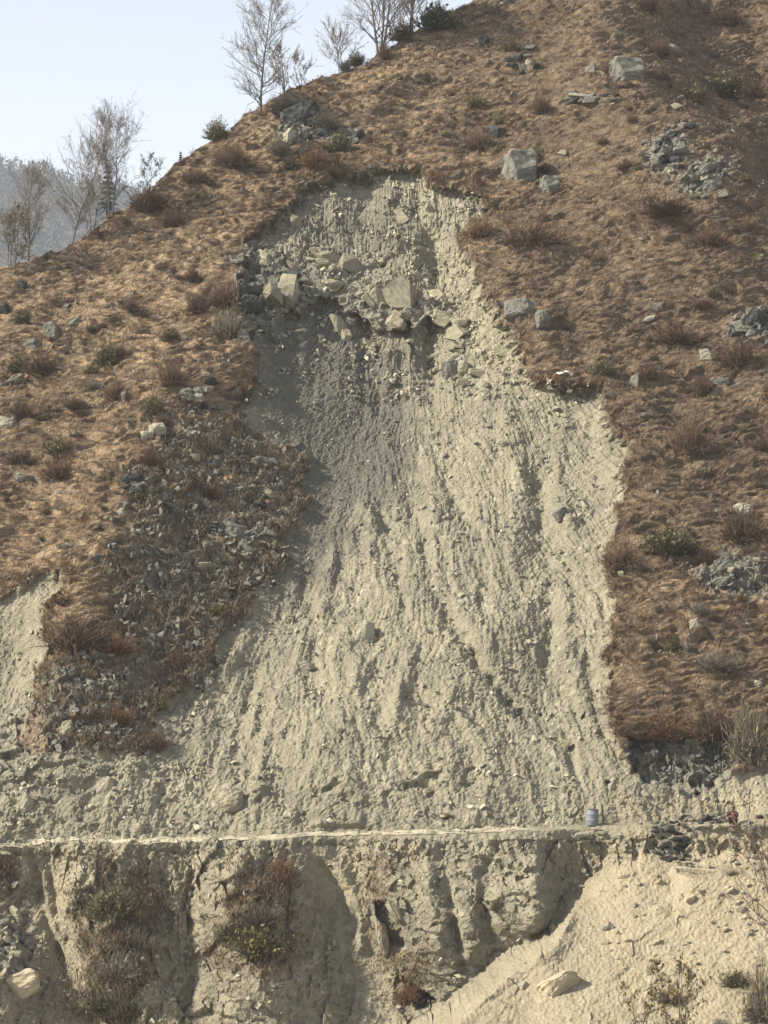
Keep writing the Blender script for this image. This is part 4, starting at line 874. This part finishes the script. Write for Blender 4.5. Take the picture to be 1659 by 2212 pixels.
SHRUBS = [
 (322, 452, 92, 56, 'r', 'wide dark brown bush just under the left skyline trees'), (372, 490, 58, 44, 'r', 'smaller brown bush right below the wide dark skyline bush'),
 (425, 395, 62, 40, 'r', 'brown bush under the ridge left of the black rock'), (500, 360, 80, 60, 'd', 'dark bare bush below the left ridge shrubs'),
 (480, 660, 66, 66, 'r', 'tall reddish bush above the left rim of the scar'), (428, 672, 56, 44, 'd', 'dark low bush beside the tall reddish bush'),
 (490, 730, 74, 66, 'g', 'pale straw bush on the left rim over the grey crag'), (280, 670, 40, 32, 'r', 'small round brown bush alone in the upper left grass'),
 (412, 606, 36, 32, 'r', 'small brown bush left of the scar rim rocks'), (232, 788, 54, 56, 'o', 'olive bush in the middle of the left grass slope'),
 (85, 808, 90, 52, 'r', 'broad brown bush below the pointed slab'), (368, 832, 58, 62, 'r', 'upright fan shaped brown bush left of the scar'),
 (248, 862, 52, 48, 'r', 'round brown bush beside the thin upright stone'), (330, 895, 46, 50, 'o', 'grey green bush above the knobbly outcrop'),
 (195, 806, 28, 24, 'y', 'tiny yellow green bush on the left slope'), (42, 905, 84, 40, 'r', 'flat brown bush above the pale boulder at left edge'),
 (38, 1000, 72, 38, 'r', 'spreading brown bush at left edge above the oval boulder'), (122, 1036, 86, 58, 'r', 'wide brown bush right of the oval grey boulder'),
 (160, 880, 50, 26, 'd', 'low dark bush beside a small grey boulder'), (318, 1002, 56, 36, 'r', 'low brown bush below the knobbly outcrop'),
 (368, 735, 36, 30, 'o', 'small olive bush in the grass left of the rim'), (100, 1110, 30, 20, 'r', 'tiny brown bush in the lower left grass'),
 (945, 62, 90, 62, 'green', 'big rounded olive green bush on the ridge right of bare trees'), (868, 84, 52, 42, 'o', 'brown green bush left of the big ridge bush'),
 (830, 125, 30, 44, 'r', 'small brown bush at the foot of the ridge trees'), (770, 140, 36, 30, 'o', 'low olive bush on the ridge left of the brown bush'),
 (745, 150, 28, 26, 'g', 'straw bush on the ridge line left of the low olive bush'), (620, 240, 70, 46, 'g', 'pale straw bush above the black overhanging rock'),
 (700, 272, 54, 36, 'g', 'pale straw tuft right of the black overhanging rock'), (605, 335, 52, 44, 'g', 'pale straw bush below the black overhanging rock'),
 (630, 365, 40, 30, 'green', 'small green bush below the pale straw bush'), (680, 360, 70, 46, 'rust', 'reddish bush hanging above the scar top left'),
 (468, 300, 50, 46, 'o', 'twiggy shrub standing against the sky on the left ridge'),
 (1490, 978, 92, 82, 'r', 'largest round brown bush on the right grass slope'), (1530, 528, 84, 44, 'd', 'dark bush in the grass below the craggy outcrop'),
 (1460, 740, 116, 48, 'd', 'long dark bush in mid right slope'), (1595, 790, 96, 60, 'r', 'tall brown bush near the right edge beside a pale rock'),
 (1302, 808, 54, 36, 'o', 'olive bush right of the turf step'), (1400, 818, 62, 38, 'r', 'brown bush right of the upright speckled rock'),
 (1515, 850, 52, 46, 'r', 'small round brown bush left of a grey rock on right slope'), (1440, 462, 140, 40, 'd', 'long low thicket below the yellow grass outcrop'),
 (1145, 530, 130, 62, 'd', 'large dark thicket at the scar upper right rim'), (1036, 510, 66, 40, 'rust', 'rust red tuft on the turf corner of the scar'),
 (1030, 325, 60, 56, 'r', 'purple brown bush above the right head of the scar'), (1172, 242, 44, 44, 'd', 'dark bush on the centre slope below the ridge'),
 (1340, 1228, 84, 66, 'r', 'bushy brown shrub overlapping the scar right edge'), (1440, 1195, 104, 54, 'o', 'wide olive brown bush right of the scar edge shrub'),
 (1605, 1165, 110, 76, 'd', 'dark thicket near the right picture edge'), (1550, 1450, 96, 46, 'g', 'faded bush in the lower right grass'),
 (1425, 1590, 130, 56, 'rust', 'reddish brush overhanging the right cliff top'), (1530, 1590, 110, 66, 'r', 'brown brush on the right cliff top beside the tall leafy bush'),
 (1618, 1640, 84, 120, 'tan', 'tall drying leafy bush at the right end of the cliff'), (1425, 118, 54, 40, 'r', 'brown bush left of the grey ridge boulder'),
 (1560, 205, 90, 54, 'o', 'olive brown bush in the shaded hollow at top right'), (1625, 215, 70, 54, 'd', 'dark bush at the top right picture edge'),
 (1400, 20, 60, 44, 'd', 'dark bush at the top edge by the upper right gully'), (1570, 50, 70, 40, 'd', 'dark bush high in the upper right gully'),
 (1105, 110, 40, 32, 'y', 'yellow green tuft near stones at top centre'), (1025, 228, 34, 26, 'y', 'yellow tuft beside a red patch above the scar'),
 (1080, 268, 26, 22, 'y', 'orange yellow tuft right of the purple brown bush'), (1150, 345, 40, 30, 'y', 'yellow green tuft behind the tall dark boulder'),
 (165, 1400, 136, 78, 'r', 'largest brown bush on the nose above the lower left scar'), (250, 1412, 90, 46, 'rust', 'rusty tuft hanging right of the largest left bush'),
 (380, 1446, 44, 52, 'rust', 'orange dead bush at the lower end of the scrub'), (342, 1530, 34, 30, 'y', 'yellow green bush at the foot of the scrub'),
 (470, 1325, 40, 26, 'y', 'yellow tuft on the scrub by the scar left edge'), (300, 1080, 44, 26, 'y', 'yellow grass tuft on the left arete rocks'),
 (330, 1620, 70, 50, 'r', 'twiggy brown bush over the left road cut'), (250, 1560, 80, 40, 'rust', 'reddish scrub on the shaded nose'),
 (240, 1985, 96, 70, 'o', 'olive brown bush on the nose below the road at left'), (290, 2050, 70, 50, 'g', 'lower brown bush of the nose below the road'),
 (250, 2110, 90, 46, 'g', 'straw coloured dry bush at the bottom of the left nose'), (225, 2185, 76, 46, 'green', 'dark green bush near the bottom left corner gully'),
 (285, 2200, 44, 40, 'green', 'second dark green bush right of the gully bush'), (8, 1895, 44, 52, 'd', 'dark bush at the left edge under the road'),
 (608, 1905, 50, 60, 'rust', 'rust coloured bush on the rib below the road'), (560, 2000, 90, 60, 'g', 'wide straw bush in the middle of the rib'),
 (560, 2060, 110, 66, 'y', 'yellow green bush low on the rib below the road'), (500, 2030, 70, 46, 'o', 'olive bush left on the rib below the road'),
 (818, 1945, 30, 56, 'rust', 'narrow rusty tuft above the cliff cavity'), (872, 2120, 60, 60, 'y', 'yellow green bush in the gully below the cavity'),
 (880, 2165, 50, 50, 'rust', 'orange bush beside the lower dark hollow'), (1075, 1965, 30, 30, 'o', 'small dark bush hanging on the lower cliff'),
 (1155, 2020, 40, 30, 'o', 'dry plant at the lower right edge of the cliff'), (966, 1765, 40, 14, 'rust', 'small dry tuft above the middle of the road'),
 (1590, 2130, 60, 40, 'o', 'low olive bush on the spur near the right edge'), (1450, 2165, 60, 36, 'd', 'dark low bush on the lower spur'),
 (1645, 2205, 70, 130, 'tan', 'tan dry thicket filling the bottom right corner'), (1585, 1890, 30, 14, 'g', 'small grey tuft on the ledge path')]
for a in SHRUBS: shrub(*a)

rb = random.Random(9)
for n_b, kinds, (x0, y0, x1, y1) in ((26, 'ddrrgo', (1150, 130, 1650, 760)), (16, 'drrgo', (1400, 860, 1650, 1520)), (18, 'rrdgo', (10, 680, 470, 1180)), (6, 'dro', (700, 200, 1000, 330))):
    for _ in range(n_b):
        x, y, w_, kd = rb.uniform(x0, x1), rb.uniform(y0, y1), 18 + 34 * rb.random() ** 1.6, rb.choice(kinds)
        if y < 640 - .62 * x: continue
        SCATTERED.append((shrub(x, y, w_, w_ * rb.uniform(.5, .95), kd, 'small dry bush on the grass slope', 'small bushes on the grass'), x, y - w_ * .3, (w_ - 18) / 34, kd, 'bush'))
# ------------------------------------------------------------------ trees
def tree_lines(seed, h, spread, levels=3, lean=(0, 0, 0), start=.25, n1=22, up=.75, n2=7, n3=5, trunks=1):
    r = np.random.default_rng(seed); trunk, lim = [], {1: [], 2: [], 3: []}
    def line(p, d, L, k, wig, grav=0.05):
        pts = [p]; 
        for i in range(k - 1):
            d = d + r.normal(0, wig, 3) + np.array([0, 0, grav]); d = d / np.linalg.norm(d); pts.append(pts[-1] + d * L / (k - 1))
        return np.array(pts)
    for q in range(trunks):
        d0 = np.array([r.normal(0, .04) + (q - (trunks - 1) / 2) * .13, r.normal(0, .06), 1]) + np.array(lean); L0 = h * r.uniform(.85, 1) if q else h
        tl = line(np.array([(q - (trunks - 1) / 2) * .18, 0, -.3]), d0, L0, 12, .05); trunk.append((tl, L0))
        for k in range(n1 // trunks):
            u = start + (1 - start) * (k + r.random()) / (n1 // trunks) * .97; f = u * 11; i = min(int(f), 10); p = tl[i] + (tl[i + 1] - tl[i]) * (f - i)
            a = r.uniform(0, 2 * np.pi); d = np.array([np.cos(a), np.sin(a) * .8, up + .5 * r.random() + .35 * u]); d /= np.linalg.norm(d)
            prof_ = math.sin(math.pi * min(1, .18 + (u - start) / (1 - start) * .78)) ** .7
            L = spread * prof_ * r.uniform(.75, 1.15)
            l1 = line(p, d, L, 7, .13); lim[1].append((l1, L, u))
            for m in range(n2):
                v = r.uniform(.25, 1); g = v * 5.99; j = int(g); p2 = l1[j] + (l1[j + 1] - l1[j]) * (g - j)
                dd = (l1[j + 1] - l1[j]); dd /= np.linalg.norm(dd); d2 = dd + r.normal(0, .5, 3); d2[2] += .12; d2 /= np.linalg.norm(d2)
                l2 = line(p2, d2, L * r.uniform(.22, .5), 5, .16); lim[2].append((l2, 1, u))
                for w_ in range(n3):
                    v3 = r.uniform(.2, 1); g3 = v3 * 3.99; j3 = int(g3); p3 = l2[j3] + (l2[j3 + 1] - l2[j3]) * (g3 - j3)
                    d3 = l2[j3 + 1] - l2[j3]; d3 = d3 / np.linalg.norm(d3) + r.normal(0, .6, 3); d3[2] += .1; d3 /= np.linalg.norm(d3)
                    lim[3].append((line(p3, d3, r.uniform(.12, .32) * (spread / 2.2), 3, .15), 1, u))
    return trunk, lim
def tree(px, py, hpx, spx, label, seed, leaf=None, nleaf=0, group='trees on the ridge', leafsize=.07, mtw='twig_b', thick=1.12, back=0.3, name='bare_tree', **kw):
    p, n, s = ground(px, py)
    h, spread = hpx * s, spx * s * 1.3
    trunk, lim = tree_lines(seed, h, spread, **kw); r = np.random.default_rng(seed + 1)
    e = empty(name, p + Vector((0, back, 0)), label, 'tree', group)
    r0 = .012 * h * thick
    T0 = np.array([t for t, _ in trunk]); link('trunk', np_mesh('trunk', *tubes(T0, np.repeat(np.linspace(r0, r0 * .12, 12)[None], len(T0), 0), 7), True), M['bark'], e)
    A1 = np.array([l for l, _, _ in lim[1]]); A2 = np.array([l for l, _, _ in lim[2]]); A3 = np.array([l for l, _, _ in lim[3]])
    u1 = np.array([1.15 - u for _, _, u in lim[1]])
    link('branches', np_mesh('branches', *tubes(A1, (r0 * .42 * u1)[:, None] * np.linspace(1, .18, 7)[None], 4)), M['bark'], e)
    tw = cat([tubes(A2, np.repeat(np.linspace(.016, .008, 5)[None] * thick, len(A2), 0), 3), tubes(A3, np.repeat(np.array([[.010, .008, .006]]) * thick, len(A3), 0), 3)])
    link('twigs', np_mesh('twigs', *tw), M[mtw], e)
    if leaf:
        k = nleaf; s2 = r.integers(0, len(A3), k); c = A3[s2, r.integers(0, 3, k)] + r.normal(0, .06, (k, 3))
        a = r.normal(size=(k, 3)) * np.array([.6, .6, 1]); a /= np.linalg.norm(a, axis=1)[:, None]; b = np.cross(a, r.normal(size=(k, 3))); b /= np.linalg.norm(b, axis=1)[:, None]; sz = r.uniform(.6, 1.3, k)[:, None] * leafsize
        link('leaves', np_mesh('leaves', np.stack([c - a * sz, c + b * sz * .45, c + a * sz, c - b * sz * .45], 1).reshape(-1, 3), np.arange(4 * k).reshape(k, 4)), M[leaf], e)
    return e
tree(563, 244, 262, 70, 'tallest slender bare tree standing alone on the left ridge', 101, n1=58, up=.35, start=.08, n2=9, n3=5, thick=.95)
tree(612, 212, 120, 48, 'small crooked tree with dead leaves right of the slender tree', 102, 'leaf_d', 420, n1=20, up=.7, start=.1, leafsize=.08)
tree(650, 192, 70, 36, 'low scrubby tree on the ridge beside the crooked tree', 103, 'leaf_d', 160, n1=14, start=.05, trunks=2)
tree(822, 112, 235, 130, 'wide bare tree with forked trunk leaning over the ridge', 104, n1=66, up=.6, start=.1, trunks=3, n2=10, n3=5)
tree(888, 62, 190, 75, 'bare tree behind the brown green ridge bush', 105, n1=44, up=.7, start=.1, trunks=2, n2=9)
tree(735, 152, 70, 60, 'low bare sapling left of the wide forked tree', 106, n1=26, up=.5, start=.05, trunks=2)
tree(238, 462, 205, 84, 'densest round crowned tree on the left skyline', 107, 'leaf_o', 1300, thick=.75, n1=52, up=.85, start=.12, trunks=2, n2=9, leafsize=.055)
tree(155, 520, 215, 85, 'second skyline tree from left with open rounded crown', 108, 'leaf_o', 900, thick=.75, n1=50, up=.85, start=.12, trunks=1, n2=9, leafsize=.055)
tree(60, 566, 200, 66, 'leftmost tall skyline tree with thin leafy top', 109, 'leaf_o', 800, thick=.75, n1=44, up=.8, start=.15, n2=9, leafsize=.055)
tree(22, 580, 120, 60, 'bushy dark tree at the left picture edge on the skyline', 110, 'leaf_o', 1600, n1=26, up=.7, start=.05, trunks=3, n2=8, leafsize=.085)
tree(320, 412, 72, 34, 'small thin sapling right of the round crowned tree', 111, 'leaf_o', 260, n1=14, start=.1, trunks=2)
tree(195, 498, 90, 48, 'low bare thicket tree between the two round crowned trees', 112, n1=20, start=.05, trunks=3)
tree(345, 1385, 118, 34, 'crooked pale bare sapling in the shaded scrub', 113, group='saplings', n1=12, up=.4, start=.35, mtw='twig_g', lean=(.18, 0, 0), n2=4, n3=2)
# near plants on the spur
tree(1460, 2262, 190, 58, 'leafy willow like shrub at the bottom edge right of the long boulder', 114, 'leaf_d', 700, 'shrubs at the bottom edge', .11, n1=26, up=1.1, start=.1, trunks=3, n2=5, n3=3, name='leafy_shrub', back=-.4)
tree(1385, 2280, 170, 40, 'thinner leafy stem left of the willow like shrub', 115, 'leaf_d', 260, 'shrubs at the bottom edge', .11, n1=12, up=1.1, start=.15, trunks=2, n2=4, n3=3, name='leafy_shrub', back=-.4)
tree(1690, 2075, 290, 110, 'bare branching sapling leaning in from the right edge', 116, group='saplings', n1=22, up=.35, start=.08, lean=(-.28, 0, 0), mtw='twig_r', n2=5, n3=2, name='bare_sapling', back=-.6)
tree(1700, 1960, 190, 70, 'upper bare sapling at right edge below the person', 117, group='saplings', n1=14, up=.4, start=.1, lean=(-.35, 0, 0), mtw='twig_r', n2=5, n3=2, name='bare_sapling', back=-.6)

# ------------------------------------------------------------------ far forested hill in the haze
def far_height(x, y):
    return -44 + 500 * sstep(-1700, -1000, x) * (1 - sstep(-80, 600, x)) * sstep(900, 2280, y) * (1 - .3 * sstep(2800, 4000, y)) + 22 * np.sin(x / 78.0 + 1) * sstep(1600, 2200, y)
fx_ = np.linspace(-1900, 760, 120); fy_ = np.linspace(850, 4200, 110); FX, FY = np.meshgrid(fx_, fy_)
FZ = far_height(FX, FY) + 14 * fbm((FX / 130).astype(np.float32), (FY / 130).astype(np.float32), 3, 91)
fi = np.arange(FX.size).reshape(FX.shape)
tag(link('far_hill', np_mesh('far_hill', np.stack([FX, FY, FZ], -1).reshape(-1, 3), np.stack([fi[:-1, :-1], fi[:-1, 1:], fi[1:, 1:], fi[1:, :-1]], -1).reshape(-1, 4), True), mat_plain('far_forest_floor', (0.07, 0.06, 0.045), (0.13, 0.105, 0.075), .08)), kind='structure')
r = np.random.default_rng(77); nt = 1500
tx = r.uniform(-620, -130, nt); ty = r.uniform(1700, 2330, nt); tz = far_height(tx, ty)
parts_ = []
k = 60; N = nt * k
hgt = np.repeat(r.uniform(16, 32, nt), k); u = r.random(N); a = r.uniform(0, 2 * np.pi, N); con = np.repeat(r.random(nt) < .45, k)
rad = np.where(con, (1 - u) * 6.5, np.sqrt(np.clip(1 - (2 * u - 1.1) ** 2, 0.05, 1)) * 8.0) * r.uniform(.4, 1, N)
c = np.stack([np.repeat(tx, k) + np.cos(a) * rad, np.repeat(ty, k) + np.sin(a) * rad, np.repeat(tz, k) - 1 + u * hgt], 1)
q1 = r.normal(size=(N, 3)) * 1.1; q2 = r.normal(size=(N, 3)) * 1.1
tag(link('far_forest', np_mesh('far_forest', np.stack([c, c + q1 * 2, c + q2 * 2], 1).reshape(-1, 3), np.arange(3 * N).reshape(N, 3)), mat_island('far_tree_foliage', [(0, (.04, .045, .03)), (.5, (.09, .08, .06)), (1, (.14, .115, .09))])), kind='stuff')
def conifer(px, py, hpx, dist, label, seed):
    rr = ray(px, py); sc_ = dist / rr[1]; p = CAM + rr * sc_; h = hpx * sc_ / F; r = np.random.default_rng(seed)
    e = empty('conifer_tree', p, label, 'tree', 'hazy conifers beyond the ridge')
    link('trunk', np_mesh('trunk', *tubes([[(0, 0, -14), (0, 0, h * .5), (0, 0, h)]], [[.3, .18, .03]], 6)), M['bark'], e)
    n = 1100; u = r.random(n) ** .8; a = r.uniform(0, 2 * np.pi, n); tier = np.floor(u * 11) / 11; u = .45 * u + .55 * tier; rd = (1.02 - u) * h * .26 * r.uniform(.2, 1, n)
    c = np.stack([np.cos(a) * rd, np.sin(a) * rd, u * h - .25 * rd], 1); o1 = np.stack([np.cos(a), np.sin(a), -.3 * np.ones(n)], 1) * h * .045; o2 = np.stack([-np.sin(a), np.cos(a), .1 * r.normal(size=n)], 1) * h * .018
    link('crown', np_mesh('crown', np.stack([c - o1, c + o2, c + o1, c - o2], 1).reshape(-1, 3), np.arange(4 * n).reshape(n, 4)), M['needles'], e)
conifer(390, 378, 52, 420, 'tiny hazy conifer beyond the left ridge line', 1)
conifer(232, 470, 120, 330, 'hazy dark conifer behind the round crowned skyline tree', 2)

# ------------------------------------------------------------------ haze
hz = bpy.data.meshes.new('haze'); bm = bmesh.new(); bmesh.ops.create_cube(bm, size=1.0)
for v in bm.verts: v.co = Vector((v.co.x * 5000, 1650 + v.co.y * 5500, -48 + (v.co.z + .5) * 640))
bm.to_mesh(hz); bm.free()
hm = bpy.data.materials.new('haze_air'); hm.use_nodes = True; hn = hm.node_tree.nodes; hn.clear()
ho = hn.new('ShaderNodeOutputMaterial'); hv = hn.new('ShaderNodeVolumePrincipled'); hv.inputs['Color'].default_value = (.80, .88, 1.0, 1); hv.inputs['Density'].default_value = 0.00016
hm.node_tree.links.new(hv.outputs[0], ho.inputs['Volume'])
tag(link('haze', hz, hm), kind='stuff')

# ------------------------------------------------------------------ a label of its own for every scattered stone, from its neighbours
MARKS = [(b[0], b[1], b[5]) for b in BOULDERS if len(b[5].split()) <= 9] + [(b[0], b[1] - b[3] * .4, b[5]) for b in SHRUBS if len(b[5].split()) <= 9] + [(1279, 1765, 'blue grey barrel'), (1584, 1765, 'squatting person')]
MK = np.array([(m[0], m[1]) for m in MARKS]); used = set()
CN = {'r': 'brown', 'd': 'dark', 'g': 'straw coloured', 'o': 'olive', 'cream': 'cream', 'pale': 'pale', 'grey': 'grey', 'dark': 'dark', 'tan': 'tan'}
for o, x, y, sz, mk, noun in sorted(SCATTERED, key=lambda q: -q[3]):
    d = np.hypot(MK[:, 0] - x, MK[:, 1] - y); done = False
    for i in np.argsort(d)[:16]:
        if d[i] > 420: break
        dx, dy = x - MK[i, 0], y - MK[i, 1]; a = math.degrees(math.atan2(dy, dx)) % 360
        where = ['right of', 'below right of', 'below', 'below left of', 'left of', 'above left of', 'above', 'above right of'][int((a + 22.5) // 45) % 8]
        near = 'close ' if d[i] < 45 else ''
        for size in (('large' if sz > .6 else 'medium' if sz > .25 else 'small'),):
            lab = f"{size} {CN[mk]} {noun} {near}{where} the {MARKS[i][2]}"
            if lab not in used and len(lab.split()) <= 16: done = True; break
        if done: break
    if done: used.add(lab); o['label'] = lab
